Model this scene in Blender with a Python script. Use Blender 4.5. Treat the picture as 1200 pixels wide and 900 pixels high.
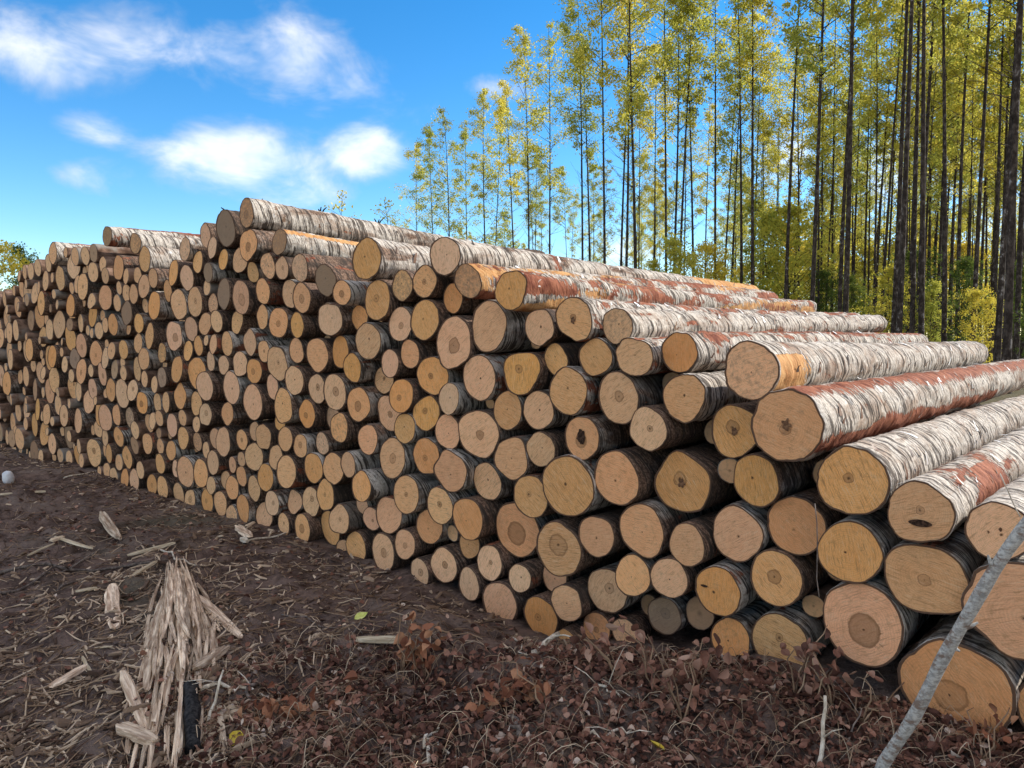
import bpy, math, random
import numpy as np
from mathutils import Vector, Matrix

for o in list(bpy.data.objects):
    bpy.data.objects.remove(o)
scene = bpy.context.scene
C = scene.collection
R = math.radians
random.seed(7)
rng = np.random.default_rng(11)

# ------------------------------------------------------------------ camera
F_PX = 906.0                       # focal length in photo pixels (1200 wide)
EYE = 1.6
PITCH = math.atan(57 / F_PX)
cam = bpy.data.cameras.new('camera')
cam.sensor_width = 36
cam.lens = 36 * F_PX / 1200
cam.clip_end = 2000
cam_o = bpy.data.objects.new('camera', cam)
cam_o.location = (0, 0, EYE)
cam_o.rotation_euler = (math.pi / 2 - PITCH, 0, 0)
C.objects.link(cam_o)
scene.camera = cam_o

# ------------------------------------------------------------------ light
SUN_EL = R(25)
SUN_AZ = math.atan2(0.90, 0.43)    # clockwise from +Y (view direction)
world = bpy.data.worlds.new('World')
scene.world = world
world.use_nodes = True
sun = bpy.data.lights.new('sun', 'SUN')
sun.energy = 2.1
sun.angle = R(0.53)
sun.color = (1.0, 0.93, 0.82)
sun_o = bpy.data.objects.new('sun', sun)
sd = Vector((math.sin(SUN_AZ) * math.cos(SUN_EL), math.cos(SUN_AZ) * math.cos(SUN_EL), math.sin(SUN_EL)))
sun_o.rotation_euler = sd.to_track_quat('Z', 'Y').to_euler()
sun_o.location = sd * 50
scene.cycles.max_bounces = 5
scene.cycles.diffuse_bounces = 3
C.objects.link(sun_o)
scene.view_settings.view_transform = 'Standard'
scene.view_settings.look = 'None'
scene.view_settings.gamma = 1
scene.view_settings.exposure = 1.75
SKY_STRENGTH = 0.13


# ------------------------------------------------------------------ node helper
class NT:
    def __init__(self, tree):
        self.t = tree
        self.n = tree.nodes
        self.l = tree.links

    def put(self, sock, v):
        if v is None:
            return
        if isinstance(v, bpy.types.NodeSocket):
            self.l.new(v, sock)
        else:
            sock.default_value = v

    def new(self, typ, props=None, **ins):
        nd = self.n.new(typ)
        for k, v in (props or {}).items():
            setattr(nd, k, v)
        for k, v in ins.items():
            self.put(nd.inputs[int(k[1:]) if k[0] == 'i' and k[1:].isdigit() else k], v)
        return nd

    def m(self, op, a, b=0.0, c=None, clamp=False):
        nd = self.n.new('ShaderNodeMath')
        nd.operation = op
        nd.use_clamp = clamp
        self.put(nd.inputs[0], a)
        self.put(nd.inputs[1], b)
        if c is not None:
            self.put(nd.inputs[2], c)
        return nd.outputs[0]

    def vm(self, op, a, b=None):
        nd = self.n.new('ShaderNodeVectorMath')
        nd.operation = op
        self.put(nd.inputs[0], a)
        if b is not None:
            self.put(nd.inputs[1], b)
        return nd.outputs[0] if op not in ('LENGTH', 'DOT_PRODUCT') else nd.outputs['Value']

    def noise(self, vec, scale, detail=3, rough=0.55, dist=0.0):
        nd = self.n.new('ShaderNodeTexNoise')
        self.put(nd.inputs['Vector'], vec)
        self.put(nd.inputs['Scale'], scale)
        nd.inputs['Detail'].default_value = detail
        nd.inputs['Roughness'].default_value = rough
        nd.inputs['Distortion'].default_value = dist
        return nd.outputs[0]

    def step(self, v, a, b, lo=0.0, hi=1.0):
        nd = self.n.new('ShaderNodeMapRange')
        nd.interpolation_type = 'SMOOTHSTEP'
        self.put(nd.inputs[0], v)
        self.put(nd.inputs[1], a)
        self.put(nd.inputs[2], b)
        nd.inputs[3].default_value = lo
        nd.inputs[4].default_value = hi
        return nd.outputs[0]

    def mix(self, f, a, b, mode='MIX'):
        nd = self.n.new('ShaderNodeMix')
        nd.data_type = 'RGBA'
        nd.blend_type = mode
        self.put(nd.inputs[0], f)
        self.put(nd.inputs[6], a if not isinstance(a, tuple) else (*a, 1)[:4])
        self.put(nd.inputs[7], b if not isinstance(b, tuple) else (*b, 1)[:4])
        return nd.outputs[2]

    def scalev(self, vec, s):
        return self.vm('MULTIPLY', vec, s)


def newmat(name):
    m = bpy.data.materials.new(name)
    m.use_nodes = True
    t = NT(m.node_tree)
    b = m.node_tree.nodes['Principled BSDF']
    b.inputs['Specular IOR Level'].default_value = 0.06
    return m, t, b


# ------------------------------------------------------------------ sky with clouds
def px_dir(x, y):
    a, b = (x - 600) / F_PX, (450 - y) / F_PX
    cp, sp = math.cos(PITCH), math.sin(PITCH)
    v = Vector((a, cp + b * sp, -sp + b * cp))
    return v


def az_el(x, y):
    v = px_dir(x, y).normalized()
    return math.atan2(v.x, v.y), math.asin(v.z)


def build_world():
    t = NT(world.node_tree)
    bg = world.node_tree.nodes['Background']
    sky = t.new('ShaderNodeTexSky', {'sky_type': 'NISHITA', 'sun_disc': False})
    sky.sun_elevation = SUN_EL
    sky.sun_rotation = SUN_AZ
    sky.air_density = 0.85
    sky.dust_density = 0.0
    sky.ozone_density = 2.0
    hs = t.new('ShaderNodeHueSaturation', None, Saturation=1.38, Value=0.55, Color=sky.outputs[0])
    tc = t.new('ShaderNodeTexCoord')
    vec = tc.outputs['Generated']
    sx = t.new('ShaderNodeSeparateXYZ', None, i0=vec)
    az = t.m('ARCTAN2', sx.outputs[0], sx.outputs[1])
    el = t.m('ARCSINE', sx.outputs[2])
    # photo clouds: (x, y, half width, half height, weight)
    clouds = [(60, 60, 190, 42, .78), (215, 55, 130, 40, .74), (340, 60, 85, 48, .86), (375, 108, 90, 32, .66),
              (285, 190, 130, 50, 1.0), (432, 176, 66, 40, 1.2), (120, 152, 58, 20, .66), (120, 206, 52, 20, .62),
              (445, 128, 60, 26, .5), (150, 62, 130, 40, .7), (275, 66, 120, 42, .72), (400, 98, 60, 36, .62), (345, 222, 80, 34, .74), (585, 105, 40, 14, .4),
              (735, 300, 60, 34, .9), (915, 185, 52, 40, 1.0), (1060, 190, 120, 60, .95), (1120, 300, 150, 70, .8),
              (-160, 120, 140, 60, .8), (1400, 150, 160, 70, .8)]
    best = None
    for (x, y, w, h, k) in clouds:
        a0, e0 = az_el(x, y)
        kx = F_PX / math.cos(a0) ** 2
        dx = t.m('DIVIDE', t.m('SUBTRACT', az, a0), w / kx)
        dy = t.m('DIVIDE', t.m('SUBTRACT', el, e0), h / F_PX)
        d2 = t.m('ADD', t.m('MULTIPLY', dx, dx), t.m('MULTIPLY', dy, dy))
        s = t.m('MULTIPLY', t.m('SUBTRACT', 1.0, d2), k)
        best = s if best is None else t.m('SMOOTH_MAX', best, s, 0.25)
    q = t.new('ShaderNodeCombineXYZ', None, i0=az, i1=t.m('MULTIPLY', el, 1.7), i2=0.37)
    n1 = t.noise(q.outputs[0], 9.0, 5, 0.58, 0.4)
    n2 = t.noise(q.outputs[0], 30.0, 2, 0.6, 0.3)
    # dense bright cloud added to the unseen sky to lift and neutralise shade fill
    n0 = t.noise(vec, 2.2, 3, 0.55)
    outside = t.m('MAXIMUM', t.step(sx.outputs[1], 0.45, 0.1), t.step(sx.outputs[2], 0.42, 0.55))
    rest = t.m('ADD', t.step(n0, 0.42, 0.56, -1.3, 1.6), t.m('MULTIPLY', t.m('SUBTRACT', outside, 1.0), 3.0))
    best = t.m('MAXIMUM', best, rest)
    dens = t.m('ADD', best, t.m('ADD', t.m('MULTIPLY', t.m('SUBTRACT', n1, 0.5), 2.6), t.m('MULTIPLY', t.m('SUBTRACT', n2, 0.5), 0.55)))
    a = t.step(dens, -0.05, 1.45)
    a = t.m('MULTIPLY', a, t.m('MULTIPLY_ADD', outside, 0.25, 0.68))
    shade = t.step(t.m('ADD', best, t.m('MULTIPLY', t.m('SUBTRACT', n1, 0.5), 1.2)), 0.25, 1.0)
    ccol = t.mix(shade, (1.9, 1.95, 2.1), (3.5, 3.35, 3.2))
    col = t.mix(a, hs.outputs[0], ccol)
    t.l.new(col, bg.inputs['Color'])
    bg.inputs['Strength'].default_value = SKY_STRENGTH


build_world()


# ------------------------------------------------------------------ materials
def mat_bark():
    """Birch log bark. Object colour: r = whiteness, g = red peeled share, b = dirt / age."""
    m, t, b = newmat('birch_log_bark')
    tc = t.new('ShaderNodeTexCoord')
    oi = t.new('ShaderNodeObjectInfo')
    rnd = t.m('MULTIPLY', oi.outputs['Random'], 61.0)
    off = t.new('ShaderNodeCombineXYZ', None, i0=rnd, i1=rnd, i2=rnd)
    P0 = tc.outputs['Object']
    sp = t.new('ShaderNodeSeparateXYZ', None, i0=P0)
    # slightly helical bands
    zz = t.m('ADD', sp.outputs[2], t.m('MULTIPLY', sp.outputs[1], 0.35))
    P = t.new('ShaderNodeCombineXYZ', None, i0=sp.outputs[0], i1=sp.outputs[1], i2=zz).outputs[0]
    P = t.vm('ADD', P, off.outputs[0])
    oc = t.new('ShaderNodeSeparateColor', None, i0=oi.outputs['Color'])
    W, RD, DT = oc.outputs[0], oc.outputs[1], oc.outputs[2]
    st = t.noise(t.scalev(P, (3.2, 3.2, 48)), 1.0, 3, 0.65, 0.6)         # transverse bands
    st2 = t.noise(t.scalev(P, (9, 9, 22)), 1.0, 3, 0.6, 0.8)
    pt = t.noise(t.scalev(P, (5, 5, 1.7)), 1.0, 3, 0.62, 0.6)        # large patches
    pt2 = t.noise(t.scalev(P, (7, 7, 3.0)), 1.0, 3, 0.65, 0.5)
    fine = t.noise(t.scalev(P, (60, 60, 90)), 1.0, 3, 0.7)
    edge = t.noise(t.scalev(P, (16, 16, 60)), 1.0, 3, 0.7)
    white = t.mix(t.step(fine, 0.3, 0.72), (0.40, 0.34, 0.285), (0.72, 0.655, 0.57))
    white = t.mix(t.step(pt2, 0.45, 0.7), white, (0.36, 0.265, 0.20))
    grey = t.mix(t.step(fine, 0.35, 0.7), (0.085, 0.050, 0.035), (0.34, 0.225, 0.16))
    red = t.mix(t.step(st2, 0.3, 0.7), (0.15, 0.045, 0.028), (0.36, 0.14, 0.08))
    wood = t.mix(t.step(st2, 0.3, 0.7), (0.42, 0.19, 0.07), (0.62, 0.36, 0.16))
    # white / grey by whiteness
    wf = t.step(t.m('ADD', pt, t.m('SUBTRACT', t.m('MULTIPLY', W, 0.62), 0.31)), 0.42, 0.56)
    col = t.mix(wf, grey, white)
    # dark lenticel bands on white
    bands = t.step(t.m('ADD', st, t.m('MULTIPLY', t.m('SUBTRACT', st2, 0.5), 0.5)), 0.495, 0.585)
    col = t.mix(t.m('MULTIPLY', bands, 0.9), col, (0.062, 0.048, 0.040))
    thin = t.noise(t.scalev(P, (2.2, 2.2, 110)), 1.0, 3, 0.6, 0.8)
    col = t.mix(t.m('MULTIPLY', t.step(thin, 0.56, 0.64), 0.7), col, (0.035, 0.028, 0.025))
    # red peeled
    e = t.m('MULTIPLY', t.m('SUBTRACT', edge, 0.5), 0.34)
    rf = t.step(t.m('ADD', t.m('ADD', pt2, e), t.m('SUBTRACT', t.m('MULTIPLY', RD, 0.55), 0.275)), 0.575, 0.61)
    col = t.mix(rf, col, red)
    at = t.new('ShaderNodeAttribute', {'attribute_name': 'peel'})
    ac = t.new('ShaderNodeSeparateColor', None, i0=at.outputs['Color'])
    pr = t.step(t.m('ADD', ac.outputs[0], t.m('MULTIPLY', e, 4.2)), 0.45, 0.55)
    po = t.step(t.m('ADD', ac.outputs[1], t.m('MULTIPLY', e, 4.2)), 0.45, 0.55)
    pd = t.step(t.m('ADD', ac.outputs[2], t.m('MULTIPLY', e, 1.8)), 0.4, 0.6)
    col = t.mix(pr, col, red)
    col = t.mix(po, col, wood)
    col = t.mix(t.m('MULTIPLY', pd, 0.85), col, grey)
    dirt = t.step(t.m('ADD', pt, t.m('SUBTRACT', t.m('MULTIPLY', DT, 0.6), 0.3)), 0.5, 0.68)
    col = t.mix(t.m('MULTIPLY', dirt, 0.8), col, (0.055, 0.043, 0.035))
    rim = t.new('ShaderNodeAttribute', {'attribute_name': 'rim'}).outputs['Fac']
    col = t.mix(t.step(rim, 0.35, 0.7), col, (0.13, 0.075, 0.048))
    t.l.new(col, b.inputs['Base Color'])
    b.inputs['Roughness'].default_value = 0.85
    h = t.m('ADD', t.m('MULTIPLY', st, 0.6), t.m('ADD', t.m('MULTIPLY', fine, 0.35), t.m('MULTIPLY', rf, -0.25)))
    h = t.m('SUBTRACT', h, t.m('MULTIPLY', t.m('ADD', pr, po), 0.3))
    bp = t.new('ShaderNodeBump', None, Strength=1.0, Distance=0.012, Height=h)
    t.l.new(bp.outputs[0], b.inputs['Normal'])
    return m


def mat_face():
    """Sawn end grain. UV = unit disc. Object colour: r = heart size, g = amber share, b = dirt."""
    m, t, b = newmat('sawn_log_end')
    uv = t.new('ShaderNodeUVMap').outputs[0]
    oi = t.new('ShaderNodeObjectInfo')
    oc = t.new('ShaderNodeSeparateColor', None, i0=oi.outputs['Color'])
    HS, AM, DT = oc.outputs
    rnd = oi.outputs['Random']
    r2 = t.m('FRACT', t.m('MULTIPLY', rnd, 37.7))
    r3 = t.m('FRACT', t.m('MULTIPLY', rnd, 91.3))
    off = t.new('ShaderNodeCombineXYZ', None, i0=t.m('MULTIPLY', rnd, 90), i1=t.m('MULTIPLY', r2, 70), i2=t.m('MULTIPLY', r3, 40))
    Pn = t.vm('ADD', uv, off.outputs[0])
    ctr = t.new('ShaderNodeCombineXYZ', None, i0=t.m('MULTIPLY', t.m('SUBTRACT', r2, 0.5), 0.3),
                i1=t.m('MULTIPLY', t.m('SUBTRACT', r3, 0.5), 0.3), i2=0.0)
    Q = t.vm('SUBTRACT', uv, ctr.outputs[0])
    w1 = t.noise(Pn, 1.6, 3, 0.6)
    w2 = t.noise(Pn, 5.0, 4, 0.65)
    fine = t.noise(Pn, 38.0, 4, 0.7)
    rad = t.vm('LENGTH', Q)
    rw = t.m('ADD', rad, t.m('ADD', t.m('MULTIPLY', t.m('SUBTRACT', w1, 0.5), 0.24), t.m('MULTIPLY', t.m('SUBTRACT', w2, 0.5), 0.10)))
    ring = t.m('MULTIPLY_ADD', t.m('SINE', t.m('MULTIPLY', rw, 95.0)), 0.5, 0.5)
    ring2 = t.m('MULTIPLY_ADD', t.m('SINE', t.m('MULTIPLY', rw, 37.0)), 0.5, 0.5)
    pale = t.mix(w1, (0.80, 0.455, 0.215), (0.86, 0.555, 0.29))
    amber = t.mix(w1, (0.75, 0.385, 0.18), (0.81, 0.475, 0.25))
    col = t.mix(AM, pale, amber)
    hv = t.new('ShaderNodeHueSaturation', None, Hue=t.m('MULTIPLY_ADD', r3, 0.012, 0.4885),
               Saturation=t.m('MULTIPLY_ADD', r2, 0.3, 0.9), Value=t.m('MULTIPLY_ADD', rnd, 0.28, 0.90), Color=col)
    col = hv.outputs[0]
    col = t.mix(t.m('MULTIPLY', ring, 0.16), col, (0.26, 0.13, 0.05))
    col = t.mix(t.m('MULTIPLY', t.m('MULTIPLY', ring2, t.step(w2, 0.4, 0.7)), 0.2), col, (0.30, 0.16, 0.065))
    # saw marks
    ang = t.m('MULTIPLY', r2, 3.1416)
    sq = t.new('ShaderNodeSeparateXYZ', None, i0=uv)
    sl = t.m('ADD', t.m('MULTIPLY', sq.outputs[0], t.m('COSINE', ang)), t.m('MULTIPLY', sq.outputs[1], t.m('SINE', ang)))
    sa = t.m('SUBTRACT', t.m('MULTIPLY', sq.outputs[1], t.m('COSINE', ang)), t.m('MULTIPLY', sq.outputs[0], t.m('SINE', ang)))
    sv = t.new('ShaderNodeCombineXYZ', None, i0=t.m('MULTIPLY', sl, 34.0), i1=t.m('MULTIPLY', sa, 2.2), i2=t.m('MULTIPLY', rnd, 50.0))
    saw = t.noise(sv.outputs[0], 1.0, 3, 0.7, 0.3)
    sawm = t.step(saw, 0.52, 0.68)
    sawa = t.m('MULTIPLY_ADD', r3, 0.35, 0.45)
    col = t.mix(t.m('MULTIPLY', sawm, sawa), col, (0.27, 0.145, 0.06))
    col = t.mix(t.m('MULTIPLY', t.step(saw, 0.45, 0.3), t.m('MULTIPLY', sawa, 0.7)), col, (0.74, 0.58, 0.38))
    # coarser fibre flecks
    col = t.mix(t.m('MULTIPLY', t.step(fine, 0.48, 0.72), 0.36), col, (0.25, 0.13, 0.055))
    # blotchy stain
    col = t.mix(t.m('MULTIPLY', t.step(w2, 0.5, 0.78), 0.34), col, (0.36, 0.20, 0.085))
    # heart: soft brown disc with darker rim and a dark pith
    hr = t.m('ADD', t.m('MULTIPLY', rad, 1.0), t.m('MULTIPLY', t.m('SUBTRACT', w2, 0.5), 0.16))
    hd = t.m('DIVIDE', hr, t.m('MAXIMUM', HS, 0.02))
    inner = t.step(hd, 1.06, 0.94)
    rim = t.m('MULTIPLY', inner, t.step(hd, 0.72, 0.98))
    col = t.mix(t.m('MULTIPLY', inner, t.m('MULTIPLY_ADD', rnd, 0.4, 0.28)), col, (0.24, 0.12, 0.055))
    col = t.mix(t.m('MULTIPLY', rim, 0.45), col, (0.12, 0.055, 0.025))
    pith = t.step(t.m('ADD', rad, t.m('MULTIPLY', t.m('SUBTRACT', w2, 0.5), 0.2)), t.m('MULTIPLY_ADD', r3, 0.05, 0.025), 0.01)
    col = t.mix(t.m('MULTIPLY', pith, 0.85), col, (0.06, 0.03, 0.018))
    # radial drying cracks
    sQ = t.new('ShaderNodeSeparateXYZ', None, i0=Q)
    th = t.m('ARCTAN2', sQ.outputs[1], sQ.outputs[0])
    cv = t.new('ShaderNodeCombineXYZ', None, i0=t.m('MULTIPLY', th, 2.4), i1=t.m('MULTIPLY', rad, 0.6), i2=t.m('MULTIPLY', r2, 80.0))
    cn = t.noise(cv.outputs[0], 3.0, 2, 0.5, 0.05)
    ck = t.m('ABSOLUTE', t.m('SUBTRACT', cn, 0.5))
    cw = t.m('MULTIPLY_ADD', t.step(w1, 0.55, 0.7), 0.010, 0.0001)
    crack = t.m('MULTIPLY', t.m('LESS_THAN', ck, cw), t.step(rad, 0.95, 0.4))
    col = t.mix(t.m('MULTIPLY', crack, 0.6), col, (0.13, 0.065, 0.03))
    # rim of inner bark
    uvr = t.vm('LENGTH', uv)
    col = t.mix(t.step(t.m('ADD', uvr, t.m('MULTIPLY', t.m('SUBTRACT', w2, 0.5), 0.03)), 0.965, 0.995), col, (0.21, 0.10, 0.05))
    # weather and soil
    d = t.m('MULTIPLY', t.step(t.m('ADD', w2, t.m('SUBTRACT', t.m('MULTIPLY', DT, 0.8), 0.4)), 0.38, 0.75), t.m('MULTIPLY_ADD', DT, 0.6, 0.2))
    col = t.mix(d, col, (0.20, 0.15, 0.11))
    t.l.new(col, b.inputs['Base Color'])
    b.inputs['Roughness'].default_value = 0.8
    h = t.m('ADD', t.m('MULTIPLY', saw, 0.5), t.m('SUBTRACT', t.m('MULTIPLY', fine, 0.5), t.m('MULTIPLY', crack, 0.8)))
    bp = t.new('ShaderNodeBump', None, Strength=0.6, Distance=0.004, Height=h)
    t.l.new(bp.outputs[0], b.inputs['Normal'])
    return m


def mat_simple(name, c1, c2, scale=12.0, stretch=(1, 1, 1), rough=0.85, c3=None, bump=0.6, bdist=0.004, vary=0.0, det=5):
    m, t, b = newmat(name)
    tc = t.new('ShaderNodeTexCoord')
    P = t.scalev(tc.outputs['Object'], stretch)
    n = t.noise(P, scale, det, 0.65, 0.3)
    col = t.mix(t.step(n, 0.35, 0.68), c1, c2)
    if c3:
        n3 = t.noise(P, scale * 0.35, 4, 0.6)
        col = t.mix(t.step(n3, 0.52, 0.64), col, c3)
    if vary:
        oi = t.new('ShaderNodeObjectInfo')
        hs = t.new('ShaderNodeHueSaturation', None, Hue=0.5, Saturation=1.0,
                   Value=t.m('MULTIPLY_ADD', oi.outputs['Random'], vary * 2, 1 - vary), Color=col)
        col = hs.outputs[0]
    t.l.new(col, b.inputs['Base Color'])
    b.inputs['Roughness'].default_value = rough
    if bump:
        bp = t.new('ShaderNodeBump', None, Strength=bump, Distance=bdist, Height=n)
        t.l.new(bp.outputs[0], b.inputs['Normal'])
    return m


def mat_soil():
    m, t, b = newmat('forest_soil')
    tc = t.new('ShaderNodeTexCoord')
    P = tc.outputs['Object']
    big = t.noise(P, 0.9, 4, 0.6)
    mid = t.noise(P, 6.0, 5, 0.65, 0.4)
    fine = t.noise(P, 34.0, 5, 0.75)
    vor = t.new('ShaderNodeTexVoronoi', None, Vector=P, Scale=46.0)
    col = t.mix(t.step(mid, 0.35, 0.65), (0.075, 0.050, 0.041), (0.19, 0.13, 0.104))
    col = t.mix(t.step(big, 0.5, 0.62), col, (0.19, 0.14, 0.115))
    col = t.mix(t.m('MULTIPLY', t.step(fine, 0.55, 0.75), 0.6), col, (0.40, 0.30, 0.225))
    col = t.mix(t.m('MULTIPLY', t.step(fine, 0.45, 0.3), 0.7), col, (0.04, 0.027, 0.022))
    chip = t.m('MULTIPLY', t.step(vor.outputs['Distance'], 0.16, 0.10), t.step(t.noise(P, 3.0, 3), 0.5, 0.66))
    col = t.mix(t.m('MULTIPLY', chip, 0.55), col, (0.27, 0.20, 0.14))
    # mossy green far left and beyond the pile
    green = t.step(t.noise(P, 0.55, 4, 0.6), 0.54, 0.68)
    col = t.mix(t.m('MULTIPLY', green, 0.45), col, (0.085, 0.092, 0.055))
    # forest floor further out: brown-green
    sp = t.new('ShaderNodeSeparateXYZ', None, i0=P)
    far = t.step(sp.outputs[1], 11.0, 18.0)
    col = t.mix(t.m('MULTIPLY', far, 0.8), col, t.mix(mid, (0.05, 0.055, 0.022), (0.14, 0.11, 0.05)))
    t.l.new(col, b.inputs['Base Color'])
    b.inputs['Roughness'].default_value = 0.92
    h = t.m('ADD', mid, t.m('ADD', t.m('MULTIPLY', fine, 0.6), t.m('MULTIPLY', chip, 0.25)))
    bp = t.new('ShaderNodeBump', None, Strength=1.0, Distance=0.03, Height=h)
    t.l.new(bp.outputs[0], b.inputs['Normal'])
    return m


def mat_leaf(name, ca, cb, transl=0.45, attr=True):
    """Leaf with per-leaf shade from the colour attribute 'tone' and per-object shift."""
    m, t, b = newmat(name)
    at = t.new('ShaderNodeAttribute', {'attribute_name': 'tone'})
    oi = t.new('ShaderNodeObjectInfo')
    f = t.m('ADD', t.m('MULTIPLY', at.outputs['Fac'], 0.75), t.m('MULTIPLY', t.m('SUBTRACT', oi.outputs['Random'], 0.5), 0.7), clamp=True)
    col = t.mix(f, ca, cb)
    t.l.new(col, b.inputs['Base Color'])
    b.inputs['Roughness'].default_value = 0.6
    if transl:
        tr = t.new('ShaderNodeBsdfTranslucent', None, Color=col)
        mx = t.new('ShaderNodeMixShader', None, i0=transl, i1=b.outputs[0], i2=tr.outputs[0])
        out = [n for n in m.node_tree.nodes if n.type == 'OUTPUT_MATERIAL'][0]
        t.l.new(mx.outputs[0], out.inputs[0])
    return m


def mat_litter(name, stops):
    """Litter pieces: colour ramp over the per-piece attribute 'tone'."""
    m, t, b = newmat(name)
    at = t.new('ShaderNodeAttribute', {'attribute_name': 'tone'})
    oi = t.new('ShaderNodeObjectInfo')
    rp = t.new('ShaderNodeValToRGB')
    els = rp.color_ramp.elements
    while len(els) < len(stops):
        els.new(0.5)
    for e, (p, c) in zip(els, stops):
        e.position = p
        e.color = (*c, 1)
    tc = t.new('ShaderNodeTexCoord')
    n = t.noise(tc.outputs['Object'], 60.0, 3, 0.6)
    f = t.m('ADD', at.outputs['Fac'], t.m('MULTIPLY', t.m('SUBTRACT', n, 0.5), 0.25))
    t.l.new(f, rp.inputs[0])
    t.l.new(rp.outputs[0], b.inputs['Base Color'])
    b.inputs['Roughness'].default_value = 0.75
    return m


def mat_trunk():
    m, t, b = newmat('standing_trunk_bark')
    tc = t.new('ShaderNodeTexCoord')
    oi = t.new('ShaderNodeObjectInfo')
    rn = t.m('MULTIPLY', oi.outputs['Random'], 40.0)
    off = t.new('ShaderNodeCombineXYZ', None, i0=rn, i1=rn, i2=rn)
    P = t.vm('ADD', tc.outputs['Object'], off.outputs[0])
    n = t.noise(t.scalev(P, (6, 6, 5)), 1.0, 5, 0.7)
    n2 = t.noise(t.scalev(P, (3, 3, .7)), 1.0, 4, 0.6)
    col = t.mix(t.step(n, 0.4, 0.65), (0.028, 0.021, 0.017), (0.085, 0.066, 0.054))
    col = t.mix(t.m('MULTIPLY', t.step(n, 0.56, 0.66), t.step(n2, 0.45, 0.62)), col, (0.30, 0.27, 0.25))
    t.l.new(col, b.inputs['Base Color'])
    b.inputs['Roughness'].default_value = 0.9
    bp = t.new('ShaderNodeBump', None, Strength=0.8, Distance=0.03, Height=n)
    t.l.new(bp.outputs[0], b.inputs['Normal'])
    return m


M = {}
M['bark'] = mat_bark()
M['face'] = mat_face()
M['soil'] = mat_soil()
M['trunk'] = mat_trunk()
M['leaf_y'] = mat_leaf('autumn_leaf', (0.34, 0.37, 0.07), (0.80, 0.66, 0.11), 0.62)
M['leaf_gold'] = mat_leaf('golden_leaf', (0.44, 0.40, 0.06), (0.80, 0.62, 0.09), 0.55)
M['leaf_g'] = mat_leaf('green_leaf', (0.08, 0.12, 0.025), (0.20, 0.23, 0.04), 0.45)
M['litter'] = mat_litter('dead_leaf', [(0, (0.05, 0.024, 0.018)), (.3, (0.15, 0.07, 0.05)), (.6, (0.30, 0.145, 0.098)), (.85, (0.42, 0.26, 0.185)), (1, (0.62, 0.50, 0.40))])
M['russet'] = mat_litter('russet_leaf', [(0, (0.12, 0.045, 0.03)), (.5, (0.30, 0.12, 0.065)), (1, (0.42, 0.22, 0.12))])
M['stalk'] = mat_litter('dry_stalk', [(0, (0.08, 0.045, 0.03)), (.5, (0.32, 0.21, 0.13)), (1, (0.62, 0.49, 0.34))])
M['chip'] = mat_litter('wood_chip', [(0, (0.07, 0.042, 0.03)), (.45, (0.22, 0.145, 0.095)), (1, (0.68, 0.52, 0.36))])
M['splint'] = mat_simple('weathered_splinter', (0.34, 0.225, 0.15), (0.88, 0.70, 0.51), 9.0, (5, 5, 0.5), 0.85, (0.42, 0.27, 0.17), vary=0.3)
M['paleW'] = mat_simple('pale_split_wood', (0.36, 0.27, 0.17), (0.66, 0.56, 0.40), 8.0, (6, 6, .6), 0.8, vary=0.15)
M['grey_stick'] = mat_simple('grey_branch_bark', (0.085, 0.066, 0.056), (0.25, 0.20, 0.165), 14.0, (3, 3, 1), vary=0.3)
M['white_stick'] = mat_simple('bleached_stick', (0.42, 0.34, 0.25), (0.76, 0.67, 0.54), 14.0, (3, 3, 1), vary=0.12)
M['char'] = mat_simple('blackened_bark', (0.008, 0.008, 0.009), (0.05, 0.046, 0.044), 30.0, (2, 2, 1), 0.7)
M['sapling'] = mat_simple('grey_sapling_bark', (0.27, 0.255, 0.23), (0.55, 0.53, 0.48), 95.0, (.6, .6, 1), 0.8, (0.22, 0.16, 0.125), bump=.9)
M['scrap'] = mat_simple('white_scrap', (0.55, 0.56, 0.58), (0.8, 0.8, 0.8), 10.0)
M['yellow'] = mat_simple('yellow_leaf', (0.55, 0.38, 0.04), (0.68, 0.52, 0.10), 30.0, bump=0.2)
M['lime'] = mat_simple('lime_leaf', (0.50, 0.52, 0.12), (0.68, 0.66, 0.24), 30.0, bump=0.2)


# ------------------------------------------------------------------ mesh helpers
def mesh(name, V, Fq, mat=None, smooth=True, tone=None):
    me = bpy.data.meshes.new(name)
    V = np.asarray(V, dtype=np.float32)
    quads = isinstance(Fq, np.ndarray)
    if quads:
        n, k = Fq.shape
        me.vertices.add(len(V))
        me.vertices.foreach_set('co', V.ravel())
        me.loops.add(n * k)
        me.loops.foreach_set('vertex_index', Fq.ravel().astype(np.int32))
        me.polygons.add(n)
        me.polygons.foreach_set('loop_start', np.arange(0, n * k, k, dtype=np.int32))
        if smooth:
            me.polygons.foreach_set('use_smooth', np.ones(n, dtype=bool))
        me.update(calc_edges=True)
    else:
        me.from_pydata([tuple(map(float, v)) for v in V], [], Fq)
        if smooth:
            me.polygons.foreach_set('use_smooth', np.ones(len(me.polygons), dtype=bool))
        me.update()
    if tone is not None:
        a = me.attributes.new('tone', 'FLOAT', 'POINT')
        a.data.foreach_set('value', np.asarray(tone, dtype=np.float32))
    if mat:
        me.materials.append(mat)
    return me


def obj(name, me, parent=None, loc=(0, 0, 0)):
    o = bpy.data.objects.new(name, me)
    C.objects.link(o)
    o.location = loc
    if parent:
        o.parent = parent
    return o


def tag(o, label=None, cat=None, group=None, kind=None):
    if label:
        o['label'] = label
    if cat:
        o['category'] = cat
    if group:
        o['group'] = group
    if kind:
        o['kind'] = kind
    return o


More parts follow.
